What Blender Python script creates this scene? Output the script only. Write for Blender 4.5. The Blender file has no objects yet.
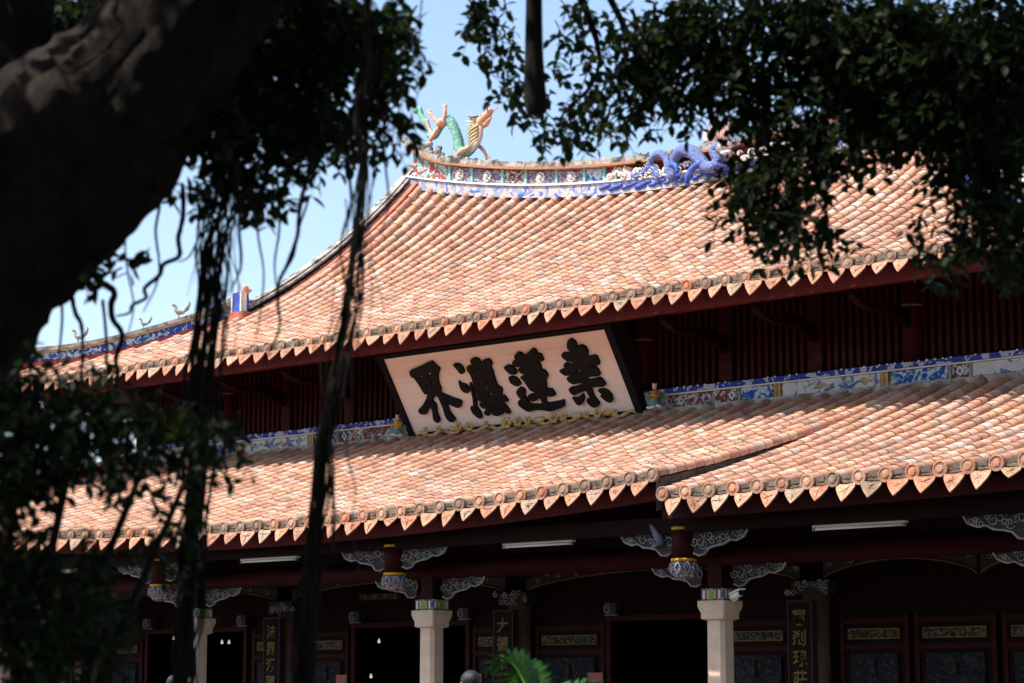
import bpy, bmesh, math, random
import numpy as np
from mathutils import Vector, Matrix, noise
random.seed(7)
rng = np.random.default_rng(7)
SC = bpy.context.scene
COL = SC.collection
V = Vector
R = math.radians
U = random.uniform

# ------------------------------------------------------------------ camera
CAM = V((26.251, -25.611, 1.75))
RT = V((0.76076, 0.64903, 0.0)); UP = V((0.10325, -0.12103, 0.98727)); BK = V((0.64076, -0.75107, -0.15908))
F = 2200.0
cd = bpy.data.cameras.new("camera"); cam = bpy.data.objects.new("camera", cd); COL.objects.link(cam)
cam.matrix_world = Matrix(((RT.x, UP.x, BK.x, CAM.x), (RT.y, UP.y, BK.y, CAM.y), (RT.z, UP.z, BK.z, CAM.z), (0, 0, 0, 1)))
cd.sensor_width = 36; cd.lens = F*36/1024; cd.clip_start = .1; cd.clip_end = 3000
cd.dof.use_dof = True; cd.dof.focus_distance = 36; cd.dof.aperture_fstop = 2.7
SC.camera = cam

def at(px, py, d):
    """world point seen at pixel (px, py), d metres in front of the lens"""
    return CAM + (RT*(px-512)/F - UP*(py-341.5)/F - BK)*d

# ------------------------------------------------------------------ materials
def mat(name, base=(.5, .5, .5), rough=.7, spec=.3, **k):
    m = bpy.data.materials.new(name); m.use_nodes = True
    nt = m.node_tree; b = nt.nodes['Principled BSDF']
    b.inputs['Base Color'].default_value = (*base, 1); b.inputs['Roughness'].default_value = rough
    b.inputs['Specular IOR Level'].default_value = spec
    m['b'] = 1
    return m, nt, b

def N(nt, t, **inp):
    n = nt.nodes.new(t)
    for k, v in inp.items():
        n.inputs[k].default_value = v
    return n

def ramp(nt, fac, stops, const=False):
    r = nt.nodes.new('ShaderNodeValToRGB'); cr = r.color_ramp
    if const: cr.interpolation = 'CONSTANT'
    while len(cr.elements) < len(stops): cr.elements.new(.5)
    for e, (p, c) in zip(cr.elements, stops):
        e.position = p; e.color = (*c, 1) if len(c) == 3 else c
    nt.links.new(fac, r.inputs[0]); return r.outputs[0]

def mix(nt, fac, a, b, mode='MIX'):
    n = nt.nodes.new('ShaderNodeMix'); n.data_type = 'RGBA'; n.blend_type = mode
    for i, x in ((0, fac), (6, a), (7, b)):
        if isinstance(x, (int, float)): n.inputs[i].default_value = x
        elif isinstance(x, tuple): n.inputs[i].default_value = (*x, 1)
        else: nt.links.new(x, n.inputs[i])
    return n.outputs[2]

def bump(nt, b, h, s=.4, d=.02):
    n = nt.nodes.new('ShaderNodeBump'); n.inputs['Strength'].default_value = s; n.inputs['Distance'].default_value = d
    nt.links.new(h, n.inputs['Height']); nt.links.new(n.outputs[0], b.inputs['Normal'])

def coords(nt, scale=(1, 1, 1)):
    g = nt.nodes.new('ShaderNodeTexCoord'); mp = nt.nodes.new('ShaderNodeMapping'); mp.inputs['Scale'].default_value = scale
    nt.links.new(g.outputs['Object'], mp.inputs[0]); return mp.outputs[0]

def tex(nt, co, scale, detail=4, rough=.6, dist=0):
    n = N(nt, 'ShaderNodeTexNoise', Scale=scale, Detail=detail, Roughness=rough, Distortion=dist); nt.links.new(co, n.inputs['Vector']); return n.outputs[0]

def worn(name, c1, c2, scale=3, rough=.75, lo=.35, hi=.65, spec=.3, bs=.3, stain=None, st=(.58, .7), stretch=(1, 1, 1)):
    m, nt, b = mat(name, c1, rough, spec)
    co = coords(nt, stretch)
    c = ramp(nt, tex(nt, co, scale, 6), [(lo, c1), (hi, c2)])
    if stain: c = mix(nt, ramp(nt, tex(nt, co, scale*.45, 8, .7), [(st[0], (0, 0, 0)), (st[1], (1, 1, 1))]), c, stain)
    nt.links.new(c, b.inputs['Base Color'])
    bump(nt, b, tex(nt, co, scale*6, 5), bs, .01)
    return m

M = {}
def tile_material(name):
    m, nt, b = mat(name, (.5, .25, .15), .85, .2)
    a = nt.nodes.new('ShaderNodeAttribute'); a.attribute_name = 'Col'
    co = coords(nt)
    n1 = tex(nt, co, 9, 8, .7); n2 = tex(nt, coords(nt, (2.6, .55, .55)), 1.1, 7, .68); n3 = tex(nt, co, 34, 4, .6)
    c = mix(nt, ramp(nt, n1, [(.40, (0, 0, 0)), (.70, (.75, .75, .75))]), a.outputs['Color'], (.56, .37, .26))
    c = mix(nt, ramp(nt, n2, [(.46, (0, 0, 0)), (.72, (.66, .66, .66))]), c, (.20, .135, .10))
    c = mix(nt, ramp(nt, n3, [(.53, (0, 0, 0)), (.66, (.70, .70, .70))]), c, (.15, .11, .085))
    n4 = tex(nt, co, 16, 6, .75); c = mix(nt, ramp(nt, n4, [(.55, (0, 0, 0)), (.66, (.55, .55, .55))]), c, (.20, .18, .12))
    nt.links.new(c, b.inputs['Base Color']); bump(nt, b, n4, .6, .014)
    return m
M['tile'] = tile_material('terracotta_tile')
M['mortar'] = worn('lime_mortar', (.19, .155, .12), (.07, .06, .045), 9, .95, bs=.8)
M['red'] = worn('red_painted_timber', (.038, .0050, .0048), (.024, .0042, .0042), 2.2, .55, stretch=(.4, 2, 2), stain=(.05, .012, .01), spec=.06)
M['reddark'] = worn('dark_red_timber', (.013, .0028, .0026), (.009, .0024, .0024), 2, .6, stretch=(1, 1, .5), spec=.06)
M['redbrick'] = worn('red_plaster', (.30, .085, .05), (.42, .16, .10), 6, .9, stain=(.2, .1, .08))
M['fascia'] = worn('red_fascia_paint', (.085, .011, .011), (.055, .009, .009), 2.5, .6, stretch=(.3, 3, 3), stain=(.03, .008, .007), spec=.06)
M['black'] = worn('black_lacquer', (.009, .009, .011), (.015, .013, .013), 5, .8, spec=.08, bs=.1)
M['ink'] = worn('black_carved_characters', (.006, .006, .007), (.010, .009, .009), 12, .6, spec=.15, bs=.2)
M['cream'] = worn('cream_sign_board', (.86, .72, .66), (.80, .66, .60), 2.5, .6, stretch=(.12, 5, 5), bs=.2, stain=(.62, .50, .44), st=(.56, .8))
M['gold'] = worn('gilt_paint', (.20, .12, .028), (.10, .06, .016), 14, .6, spec=.2)
M['giltwood'] = worn('faded_gilt_carving', (.58, .42, .17), (.32, .23, .10), 10, .6, bs=.6)
M['yellow'] = worn('yellow_band_paint', (.55, .30, .02), (.42, .22, .02), 9, .55)
M['stone'] = worn('granite_column', (.66, .50, .38), (.54, .41, .31), 5, .85, stain=(.40, .31, .24))
M['stonegrey'] = worn('lichen_grey_stone', (.46, .43, .39), (.20, .18, .16), 7, .95, bs=.9, stain=(.06, .06, .055), st=(.5, .62))
M['white'] = worn('white_plaster_paint', (.76, .74, .70), (.62, .59, .55), 6, .8, stain=(.38, .35, .32), st=(.6, .75))
M['pale'] = worn('pale_carved_edge', (.32, .31, .295), (.15, .16, .18), 9, .8, spec=.1)
M['carve'] = worn('dark_carved_wood', (.02, .024, .034), (.045, .02, .018), 12, .7, bs=.8)
M['green'] = worn('green_glazed_paint', (.20, .47, .36), (.30, .56, .45), 22, .45, spec=.5, bs=.5)
M['leafgreen'] = worn('green_panel_paint', (.10, .30, .04), (.16, .38, .05), 8, .5)
M['teal'] = worn('teal_paint', (.14, .36, .33), (.3, .5, .45), 12, .6)
M['blue'] = worn('cobalt_paint', (.030, .062, .34), (.06, .11, .44), 8, .6, stain=(.42, .45, .55), st=(.6, .72))
M['coral'] = worn('coral_paint', (.56, .22, .13), (.68, .42, .30), 14, .7, bs=.5)
M['pink'] = worn('pink_paint', (.66, .36, .32), (.72, .52, .48), 14, .7)
M['rust'] = worn('terracotta_course', (.44, .20, .10), (.30, .14, .08), 8, .85)
M['maroon'] = worn('maroon_panel', (.26, .045, .04), (.18, .035, .035), 6, .7)
M['skin'] = worn('skin', (.5, .3, .2), (.45, .27, .19), 10, .5, bs=.05)
M['hair'] = worn('black_hair', (.012, .010, .010), (.02, .016, .014), 30, .45, bs=.5, stretch=(1, 1, .2))
M['dullteal'] = worn('dull_teal_paint', (.07, .17, .15), (.12, .23, .2), 14, .7)
M['ochre'] = worn('dull_ochre_paint', (.34, .20, .05), (.24, .14, .04), 14, .7)
M['greyblue'] = worn('grey_blue_paint', (.10, .11, .15), (.16, .17, .2), 14, .7)
M['navy'] = worn('navy_cloth', (.02, .026, .07), (.03, .035, .09), 12, .85)
M['greycloth'] = worn('grey_cloth', (.12, .12, .13), (.09, .09, .1), 12, .85)
M['redpaper'] = worn('faded_red_paper', (.30, .10, .09), (.36, .14, .12), 5, .8, bs=.05)
M['metalwhite'] = worn('white_enamel', (.78, .77, .74), (.72, .7, .67), 5, .35, spec=.5, bs=.03)

def scrollwork(name, field, marks, scale=7, dist=2.0, thr=.56, rough=.6, third=None):
    m, nt, b = mat(name, field, rough, .12)
    co = coords(nt)
    nz = tex(nt, co, scale*.55, 2.5, .5, .8)
    mu = nt.nodes.new('ShaderNodeMath'); mu.operation = 'MULTIPLY'; mu.inputs[1].default_value = 7.0; nt.links.new(nz, mu.inputs[0])
    w = nt.nodes.new('ShaderNodeMath'); w.operation = 'PINGPONG'; w.inputs[1].default_value = 1.0; nt.links.new(mu.outputs[0], w.inputs[0])
    f1 = ramp(nt, w.outputs[0], [(thr, (0, 0, 0)), (thr+.08, (1, 1, 1))])
    c = mix(nt, f1, field, marks)
    if third:
        n = tex(nt, co, scale*.8, 2, .5, dist)
        c = mix(nt, ramp(nt, n, [(.57, (0, 0, 0)), (.6, (1, 1, 1))]), c, third)
    n = tex(nt, co, 20, 5)
    c = mix(nt, ramp(nt, n, [(.6, (0, 0, 0)), (.75, (.5, .5, .5))]), c, (.3, .27, .25))
    nt.links.new(c, b.inputs['Base Color']); bump(nt, b, w.outputs[0], .6, .02)
    return m
M['p_blue'] = scrollwork('blue_scroll_painting', (.022, .062, .30), (.46, .50, .56), 9, third=(.16, .34, .32))
M['p_white'] = scrollwork('white_painted_panel', (.54, .52, .50), (.50, .49, .47), 4, third=(.12, .16, .36))
M['p_maroon'] = scrollwork('maroon_scroll_painting', (.16, .035, .032), (.46, .47, .46), 11, thr=.62, third=(.2, .34, .33))
M['p_mosaic'] = scrollwork('blue_white_mosaic', (.09, .11, .24), (.42, .39, .38), 18, third=(.34, .10, .08))
M['p_teal'] = scrollwork('teal_relief_painting', (.30, .075, .065), (.24, .44, .40), 6, thr=.45, third=(.62, .55, .5))
M['p_rail'] = scrollwork('blue_rail_painting', (.022, .048, .29), (.36, .40, .50), 7, thr=.6)
M['p_skirt'] = scrollwork('white_skirting_with_blue_clouds', (.46, .42, .40), (.26, .30, .42), 4, thr=.62, third=(.08, .15, .50))
M['p_gilt'] = scrollwork('gilt_relief_strip', (.012, .016, .012), (.13, .11, .06), 26, thr=.55, third=(.06, .07, .06))
M['p_door'] = scrollwork('dark_blue_relief_panel', (.006, .009, .016), (.022, .027, .034), 14, thr=.7, third=(.03, .010, .008))

# bark
def bark(name, c1, c2):
    m, nt, b = mat(name, c1, .9, .2)
    co = coords(nt, (1, 1, .35)); n = tex(nt, co, 7, 8, .7, .6); n2 = tex(nt, co, 1.6, 5)
    c = ramp(nt, n, [(.35, c1), (.7, c2)]); c = mix(nt, ramp(nt, n2, [(.5, (0, 0, 0)), (.7, (.6, .6, .6))]), c, (c2[0]*1.3, c2[1]*1.3, c2[2]*1.3))
    nt.links.new(c, b.inputs['Base Color']); bump(nt, b, n, 1.0, .05); return m
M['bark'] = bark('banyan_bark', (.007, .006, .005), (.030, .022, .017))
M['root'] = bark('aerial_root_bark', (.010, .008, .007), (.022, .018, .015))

def leafmat(name, c1, c2, trans):
    m, nt, b = mat(name, c1, .6, .18)
    a = nt.nodes.new('ShaderNodeAttribute'); a.attribute_name = 'Rnd'
    c = ramp(nt, a.outputs['Fac'], [(0, c1), (1, c2)])
    nt.links.new(c, b.inputs['Base Color'])
    t = nt.nodes.new('ShaderNodeBsdfTranslucent'); t.inputs[0].default_value = (*trans, 1)
    mx = nt.nodes.new('ShaderNodeMixShader'); mx.inputs[0].default_value = .13
    nt.links.new(b.outputs[0], mx.inputs[1]); nt.links.new(t.outputs[0], mx.inputs[2])
    nt.links.new(mx.outputs[0], nt.nodes['Material Output'].inputs[0]); return m
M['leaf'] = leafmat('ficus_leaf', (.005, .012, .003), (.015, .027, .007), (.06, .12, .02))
M['palm'] = leafmat('palm_leaf', (.025, .085, .014), (.05, .14, .022), (.07, .22, .02))

# ------------------------------------------------------------------ mesh builder
class MB:
    def __init__(s): s.v = []; s.f = []; s.c = []; s.mi = []; s.sm = []
    def add(s, vs, fs, col=(.5, .5, .5), mi=0, smooth=False):
        o = len(s.v); s.v += [tuple(v) for v in vs]
        for f in fs: s.f.append([i+o for i in f]); s.c.append(col); s.mi.append(mi); s.sm.append(smooth)
    def box(s, x0, x1, y0, y1, z0, z1, **k):
        vs = [(x, y, z) for z in (z0, z1) for y in (y0, y1) for x in (x0, x1)]
        s.add(vs, [(0, 2, 3, 1), (4, 5, 7, 6), (0, 1, 5, 4), (2, 6, 7, 3), (0, 4, 6, 2), (1, 3, 7, 5)], **k)
    def obox(s, c, ax, ay, az, **k):
        c = V(c); vs = [c+ax*i+ay*j+az*l for l in (-1, 1) for j in (-1, 1) for i in (-1, 1)]
        s.add(vs, [(0, 2, 3, 1), (4, 5, 7, 6), (0, 1, 5, 4), (2, 6, 7, 3), (0, 4, 6, 2), (1, 3, 7, 5)], **k)
    def tube(s, pts, rad, seg=8, cap=True, jit=0, **k):
        pts = [V(p) for p in pts]; n = len(pts)
        if not hasattr(rad, '__len__'): rad = [rad]*n
        k.setdefault('smooth', True)
        t0 = (pts[1]-pts[0]).normalized(); ref = V((0, 0, 1)) if abs(t0.z) < .9 else V((1, 0, 0))
        a = t0.cross(ref).normalized(); vs = []
        for i in range(n):
            t = (pts[min(i+1, n-1)]-pts[max(i-1, 0)]).normalized()
            a = (a-t*a.dot(t))
            a = a.normalized() if a.length > 1e-6 else t.orthogonal().normalized()
            b = t.cross(a)
            for j in range(seg):
                w = 2*math.pi*j/seg; r = rad[i]*(1+(jit and U(-jit, jit)))
                vs.append(pts[i]+(a*math.cos(w)+b*math.sin(w))*r)
        fs = [(i*seg+j, i*seg+(j+1) % seg, (i+1)*seg+(j+1) % seg, (i+1)*seg+j) for i in range(n-1) for j in range(seg)]
        if cap: fs += [tuple(range(seg-1, -1, -1)), tuple((n-1)*seg+j for j in range(seg))]
        s.add(vs, fs, **k)
    def lathe(s, prof, c=(0, 0, 0), seg=16, sq=0, rot=0, **k):
        c = V(c); vs = []
        k.setdefault('smooth', True)
        for r, z in prof:
            for j in range(seg):
                w = 2*math.pi*(j+.5)/seg+rot; vs.append(c+V((r*math.cos(w), r*math.sin(w), z)))
        n = len(prof)
        fs = [(i*seg+j, i*seg+(j+1) % seg, (i+1)*seg+(j+1) % seg, (i+1)*seg+j) for i in range(n-1) for j in range(seg)]
        fs += [tuple(range(seg-1, -1, -1)), tuple((n-1)*seg+j for j in range(seg))]
        s.add(vs, fs, **k)
    def prism(s, poly, o, ax, ay, az, depth, **k):
        o = V(o); n = len(poly)
        vs = [o+ax*p[0]+ay*p[1] for p in poly]+[o+ax*p[0]+ay*p[1]+az*depth for p in poly]
        s.add(vs, [tuple(range(n-1, -1, -1)), tuple(range(n, 2*n))]+[(i, (i+1) % n, n+(i+1) % n, n+i) for i in range(n)], **k)
    def ball(s, c, r, seg=10, rings=6, **k):
        c = V(c); r = (r, r, r) if not hasattr(r, '__len__') else r
        k.setdefault('smooth', True)
        vs = [c+V((r[0]*math.sin(math.pi*i/rings)*math.cos(2*math.pi*j/seg), r[1]*math.sin(math.pi*i/rings)*math.sin(2*math.pi*j/seg), r[2]*math.cos(math.pi*i/rings))) for i in range(rings+1) for j in range(seg)]
        s.add(vs, [(i*seg+j, (i+1)*seg+j, (i+1)*seg+(j+1) % seg, i*seg+(j+1) % seg) for i in range(rings) for j in range(seg)], **k)
    def build(s, name, mats, parent=None, loc=None, colattr=False):
        me = bpy.data.meshes.new(name)
        vs = s.v
        if loc is not None: vs = [(x-loc[0], y-loc[1], z-loc[2]) for x, y, z in vs]
        me.from_pydata(vs, [], s.f)
        for m in (mats if isinstance(mats, (list, tuple)) else [mats]): me.materials.append(m)
        me.polygons.foreach_set('material_index', s.mi); me.polygons.foreach_set('use_smooth', s.sm)
        if colattr:
            at_ = me.color_attributes.new('Col', 'FLOAT_COLOR', 'CORNER')
            arr = np.repeat(np.array([(*c, 1) for c in s.c], np.float32), [len(f) for f in s.f], axis=0)
            at_.data.foreach_set('color', arr.ravel())
        me.update()
        o = bpy.data.objects.new(name, me); COL.objects.link(o)
        if parent is not None: o.parent = parent
        if loc is not None and parent is None: o.location = loc
        return o

def empty(name, loc, label, cat, group=None):
    o = bpy.data.objects.new(name, None); COL.objects.link(o); o.location = loc; o.empty_display_size = .3
    return tag(o, label, cat, group)
def tag(o, label, cat, group=None):
    o['label'] = label; o['category'] = cat
    if group: o['group'] = group
    return o
def struct(o): o['kind'] = 'structure'; return o
def copy_part(o, loc, parent):
    c = o.copy(); COL.objects.link(c); c.parent = parent; c.location = loc
    for ch in list(o.children):
        d = ch.copy(); COL.objects.link(d); d.parent = c
    return c

X_, Y_, Z_ = V((1, 0, 0)), V((0, 1, 0)), V((0, 0, 1))

# ------------------------------------------------------------------ ground
g = MB(); g.add([(-900, -900, 0), (900, -900, 0), (900, 900, 0), (-900, 900, 0)], [(0, 1, 2, 3)])
def paving(name, c1, c2, s):
    m, nt, b = mat(name, c1, .9, .2)
    co = coords(nt); br = N(nt, 'ShaderNodeTexBrick', Scale=s); br.inputs['Color1'].default_value = (*c1, 1); br.inputs['Color2'].default_value = (*c2, 1); br.inputs['Mortar'].default_value = (.05, .045, .04, 1)
    br.inputs['Mortar Size'].default_value = .012
    nt.links.new(co, br.inputs['Vector'])
    c = mix(nt, tex(nt, co, 1.3, 7, .7), br.outputs[0], (.10, .09, .08)); nt.links.new(c, b.inputs['Base Color']); return m
struct(g.build('ground', paving('courtyard_paving', (.085, .08, .07), (.07, .065, .06), .5)))
g = MB(); g.box(-20, 20, -14, 30, .0, .28); struct(g.build('terrace', paving('terrace_granite', (.10, .09, .08), (.08, .072, .065), .6)))

# ------------------------------------------------------------------ the hall
hall = empty('temple_hall', (0, 0, 0), 'red timber temple hall with two tiers of terracotta tiled roof', 'temple hall')

def sag(x, u): return 1.48*(min(abs(x), 8.9)/8.9)**2*(max(u, 0)/9)**2.8
def upt(a, u): return .38*max(0, (a-10.2)/3)**2*max(0, 1-u/4)
def S_up(x, u): return V((x, 3+u, 8.30+.36*u+.0125*u*u+sag(x, u)+upt(abs(x), u)))
def S_upside(sx):
    def f(y, v):                      # v from the side eave inwards
        u = v*.86
        yy = abs(y-12)+1.2
        return V((sx*(13.2-v), y, 8.30+.36*u+.0125*u*u+1.48*(max(u, 0)/9)**2.8+upt(yy+3, u)))
    return f
def lift(x):
    a = abs(x)
    if a <= 8.26: return .31*(a/8.25)**2
    return .04+.10*((a-8.25)/6)**2+.25*max(0, (a-13.5)/3.5)**2
def S_low(x, u): return V((x, -1.5+u, 4.40+.25*u+.01*u*u+(.31*(min(abs(x), 8.6)/8.25)**2)*max(0, 1-u/6.9)))
def S_lo2(x, u): return V((x, -1.5+u, 4.40+.25*u+.01*u*u+lift(x)*max(0, 1-u/6.9)))
def S_lowside(sx):
    def f(y, v):
        u = v*7/6.4
        return V((sx*(17.4-v), y, 4.40+.25*u+.01*u*u+.4*max(0, (abs(y-12)-10)/3.5)**2*max(0, 1-u/6.9)))
    return f

PAL = [(.58, .26, .145), (.60, .31, .20), (.63, .38, .265), (.55, .225, .125), (.66, .45, .335), (.59, .29, .175), (.41, .17, .105), (.62, .34, .225), (.64, .36, .27), (.50, .21, .135)]
ODD = [(.32, .25, .19), (.28, .15, .11), (.66, .54, .45), (.58, .37, .19), (.44, .35, .30), (.66, .53, .44)]
def tcol():
    c = random.choice(PAL) if random.random() < .91 else random.choice(ODD)
    j = U(.94, 1.17); return (c[0]*j, c[1]*j*U(.96, 1.04), c[2]*j)

def tiled(S, svals, t0, t1, pitch, r=.094, L=.215, far=None):
    mb = MB(); deck = MB()
    for si, s in enumerate(svals):
        a0, a1 = t0(s), t1(s)
        if a1-a0 < .25: continue
        n = max(1, round((a1-a0)/L)); l = (a1-a0)/n
        off = U(-.012, .012)
        for k in range(n):
            a = a0+k*l-.012; b = a0+(k+1)*l+.03
            A = S(s, a); B = S(s, b)
            sd = (S(s+.05, a)-S(s-.05, a)).normalized(); al = (B-A).normalized(); up = sd.cross(al).normalized()
            if up.z < 0: up = -up
            js = sd*(off+U(-.008, .008)); ju = up*U(-.005, .006)
            ra, rb = r*U(1.06, 1.13), r*U(.89, .94)
            vs = []
            for P, rr in ((A, ra), (B, rb)):
                for j in range(8):
                    w = math.pi*(-.12+1.24*j/7)
                    vs.append(P+js+ju+up*.035+sd*math.cos(w)*rr+up*math.sin(w)*rr)
            c = tcol()
            mb.add(vs, [(j, j+1, 9+j, 8+j) for j in range(7)], col=c, smooth=True)
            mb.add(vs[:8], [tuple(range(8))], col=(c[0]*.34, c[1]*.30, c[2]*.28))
        # pans
        if si+1 >= len(svals) and far is None: continue
        sp = s+pitch/2; w = pitch/2-r*.55
        b0 = t0(sp); b1 = t1(sp)
        n = max(1, round((b1-b0)/(L*1.1))); l = (b1-b0)/n
        if b1-b0 < .25: continue
        for k in range(n):
            a = b0+k*l-.02; b = b0+(k+1)*l+.02
            A = S(sp, a); B = S(sp, b)
            sd = (S(sp+.05, a)-S(sp-.05, a)).normalized(); al = (B-A).normalized(); up = sd.cross(al).normalized()
            if up.z < 0: up = -up
            vs = []
            tl = U(-.006, .006)
            for P, h in ((A, .022), (B, 0)):
                for j in range(5):
                    q = -1+j/2; vs.append(P+sd*(q*w)+up*(h+.045*q*q-.02+tl*q))
            vs += [v-up*.022 for v in vs[:5]]
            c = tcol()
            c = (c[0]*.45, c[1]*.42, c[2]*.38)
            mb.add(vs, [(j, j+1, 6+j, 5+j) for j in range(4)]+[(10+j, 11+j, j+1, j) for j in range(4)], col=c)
    return mb
def decking(S, s0, s1, t0, t1, ns, nt_, drop=.06):
    d = MB(); vs = []
    for i in range(ns+1):
        s = s0+(s1-s0)*i/ns; a, b = t0(s), t1(s)
        for j in range(nt_+1):
            p = S(s, a+(b-a)*j/nt_); vs.append((p.x, p.y, p.z-drop))
    W = nt_+1
    d.add(vs, [(i*W+j, (i+1)*W+j, (i+1)*W+j+1, i*W+j+1) for i in range(ns) for j in range(nt_)])
    return d

def eave_trim(S, svals, t0, pitch, out, r=.098, grey=.25):
    """round end caps with a flower and pointed drip tiles"""
    mb = MB(); mo = mb
    for i, s in enumerate(svals):
        A = S(s, t0(s)-.015); sd = (S(s+.05, t0(s))-S(s-.05, t0(s))).normalized(); sd.z = sd.z
        o = V(out); up = V((0, 0, 1)); fw = (o+V((0, 0, -.12))).normalized()
        c = tcol() if random.random() > grey else random.choice([(.22, .165, .13), (.17, .12, .095), (.28, .21, .165)])
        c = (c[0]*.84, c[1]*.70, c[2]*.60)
        cc = A+up*.036+fw*.05; R0 = r*1.04
        ring = []
        for rr, dpt in ((R0, -.06), (R0, .008), (R0*.88, .011), (R0*.82, .002), (R0*.50, .003), (R0*.40, .013), (0.001, .016)):
            ring.append([cc+fw*dpt+(sd*math.cos(w)+up*math.sin(w))*rr*(1+(.09*math.cos(6*w) if rr < R0*.5 else 0)) for w in [2*math.pi*j/14 for j in range(14)]])
        vs = [p for q in ring for p in q]
        for q in range(len(ring)-1):
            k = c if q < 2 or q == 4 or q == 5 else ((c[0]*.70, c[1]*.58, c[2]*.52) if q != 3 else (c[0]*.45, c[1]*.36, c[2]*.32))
            mb.add(vs[q*14:(q+2)*14], [(j, (j+1) % 14, 14+(j+1) % 14, 14+j) for j in range(14)], col=k)
        # drip
        sp = s+pitch/2
        if i == len(svals)-1: continue
        A = S(sp, t0(sp)-.03); sd = (S(sp+.05, t0(sp))-S(sp-.05, t0(sp))).normalized()
        sd = (sd+o*U(-.16, .16)+Z_*U(-.07, .07)).normalized(); tilt = U(-.16, .08); dn = (V((0, 0, -1))+o*(.62+tilt)).normalized(); fo = (o+V((0, 0, .60))).normalized()
        w = pitch*U(.36, .395); h = U(.235, .29) if random.random() > .05 else U(.15, .2)
        c = tcol() if random.random() > .14 else random.choice([(.5, .44, .38), (.40, .36, .31), (.50, .42, .35)])
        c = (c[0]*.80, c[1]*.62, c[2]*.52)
        A = A-up*.045+o*.02+sd*U(-.015, .015)
        pol = [(-1, 0), (-.5, .03), (0, .05), (.5, .03), (1, 0), (.95, .26), (.68, .52), (.34, .78), (0, 1.0), (-.34, .78), (-.68, .52), (-.95, .26)]
        P0 = [A+sd*(x*w)+dn*(y*h)+fo*.022 for x, y in pol]; P1 = [A+sd*(x*w)+dn*(y*h) for x, y in pol]
        ins = [A+sd*(x*w*.88)+dn*((y-.36)*h*.86+.36*h)+fo*.022 for x, y in pol]; ins2 = [p-fo*.004 for p in ins]
        cen = A+dn*(.38*h)+fo*.024
        n = len(pol)
        mb.add(P0+P1, [(j, (j+1) % n, n+(j+1) % n, n+j) for j in range(n)]+[tuple(range(2*n-1, n-1, -1))], col=(c[0]*.7, c[1]*.7, c[2]*.7))
        mb.add(P0+ins, [(j, (j+1) % n, n+(j+1) % n, n+j) for j in range(n)], col=c)
        mb.add(ins+ins2, [(j, (j+1) % n, n+(j+1) % n, n+j) for j in range(n)], col=(c[0]*.8, c[1]*.78, c[2]*.75))
        for j in range(n):
            g_ = U(.72, 1.02); mb.add([ins2[j], ins2[(j+1) % n], cen+sd*U(-.02, .02)+dn*U(-.02, .02)+fo*U(-.004, .012)], [(0, 1, 2)], col=(c[0]*g_, c[1]*g_, c[2]*g_))
        # stacked pan edges and mortar between the caps
        for q in range(2):
            zz = .03+q*.045
            mo.obox(A+up*zz-o*(.03+.02*q), sd*(pitch*.5-r*.9), o*.02, up*.010, mi=1)
        mo.obox(A+up*.10-o*.06+sd*U(-.02, .02), sd*(pitch*.30*U(.5, 1)), o*.035, up*U(.02, .04), mi=1)
    return mb, mo

P = .388
def roof_section(name, S, svals, t0, t1, out, pitch=P, trim=True, ends=None):
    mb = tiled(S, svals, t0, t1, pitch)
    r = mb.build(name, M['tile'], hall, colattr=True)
    decking(S, svals[0], svals[-1], t0, t1, max(4, len(svals)), 14).build('roof_deck', M['mortar'], r)
    if trim:
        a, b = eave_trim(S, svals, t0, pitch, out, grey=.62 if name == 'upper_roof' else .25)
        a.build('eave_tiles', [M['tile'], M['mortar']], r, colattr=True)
    return r
z0 = lambda s: 0.0
hip_u = lambda x: 9.0 if abs(x) <= 8.9 else max(0, 3.7*(13.2-abs(x))/4.3)
sv = [-13.0+.380*i for i in range(69)]
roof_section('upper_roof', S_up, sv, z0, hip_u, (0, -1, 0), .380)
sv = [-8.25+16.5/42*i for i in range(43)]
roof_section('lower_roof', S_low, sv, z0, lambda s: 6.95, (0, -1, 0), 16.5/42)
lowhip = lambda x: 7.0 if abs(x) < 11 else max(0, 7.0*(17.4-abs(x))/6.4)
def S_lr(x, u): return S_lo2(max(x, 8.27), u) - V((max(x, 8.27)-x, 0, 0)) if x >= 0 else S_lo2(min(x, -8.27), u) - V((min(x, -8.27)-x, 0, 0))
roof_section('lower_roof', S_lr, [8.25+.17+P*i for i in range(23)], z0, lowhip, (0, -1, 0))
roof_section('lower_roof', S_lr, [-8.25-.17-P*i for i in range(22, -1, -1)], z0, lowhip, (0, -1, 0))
# sides and back
for sx in (1, -1):
    f = S_upside(sx); hv = lambda y: 4.3 if abs(y-12) < 5.3 else max(0, 4.3*(9-abs(y-12))/3.7)
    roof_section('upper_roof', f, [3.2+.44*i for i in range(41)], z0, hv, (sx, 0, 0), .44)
    f = S_lowside(sx); hv2 = lambda y: 6.4 if abs(y-12) < 6.5 else max(0, 6.4*(13.5-abs(y-12))/7.0)
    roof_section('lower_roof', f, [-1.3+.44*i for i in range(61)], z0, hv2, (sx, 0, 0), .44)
d = decking(lambda x, u: V((x, 24-S_up(x, u).y, S_up(x, u).z)), -13.2, 13.2, z0, hip_u, 40, 12, 0); d.build('upper_roof', M['rust'], hall)
d = decking(lambda x, u: V((x, 24-S_low(x, u).y, S_low(x, u).z)), -17.4, 17.4, z0, lowhip, 30, 8, 0); d.build('lower_roof', M['rust'], hall)
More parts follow.
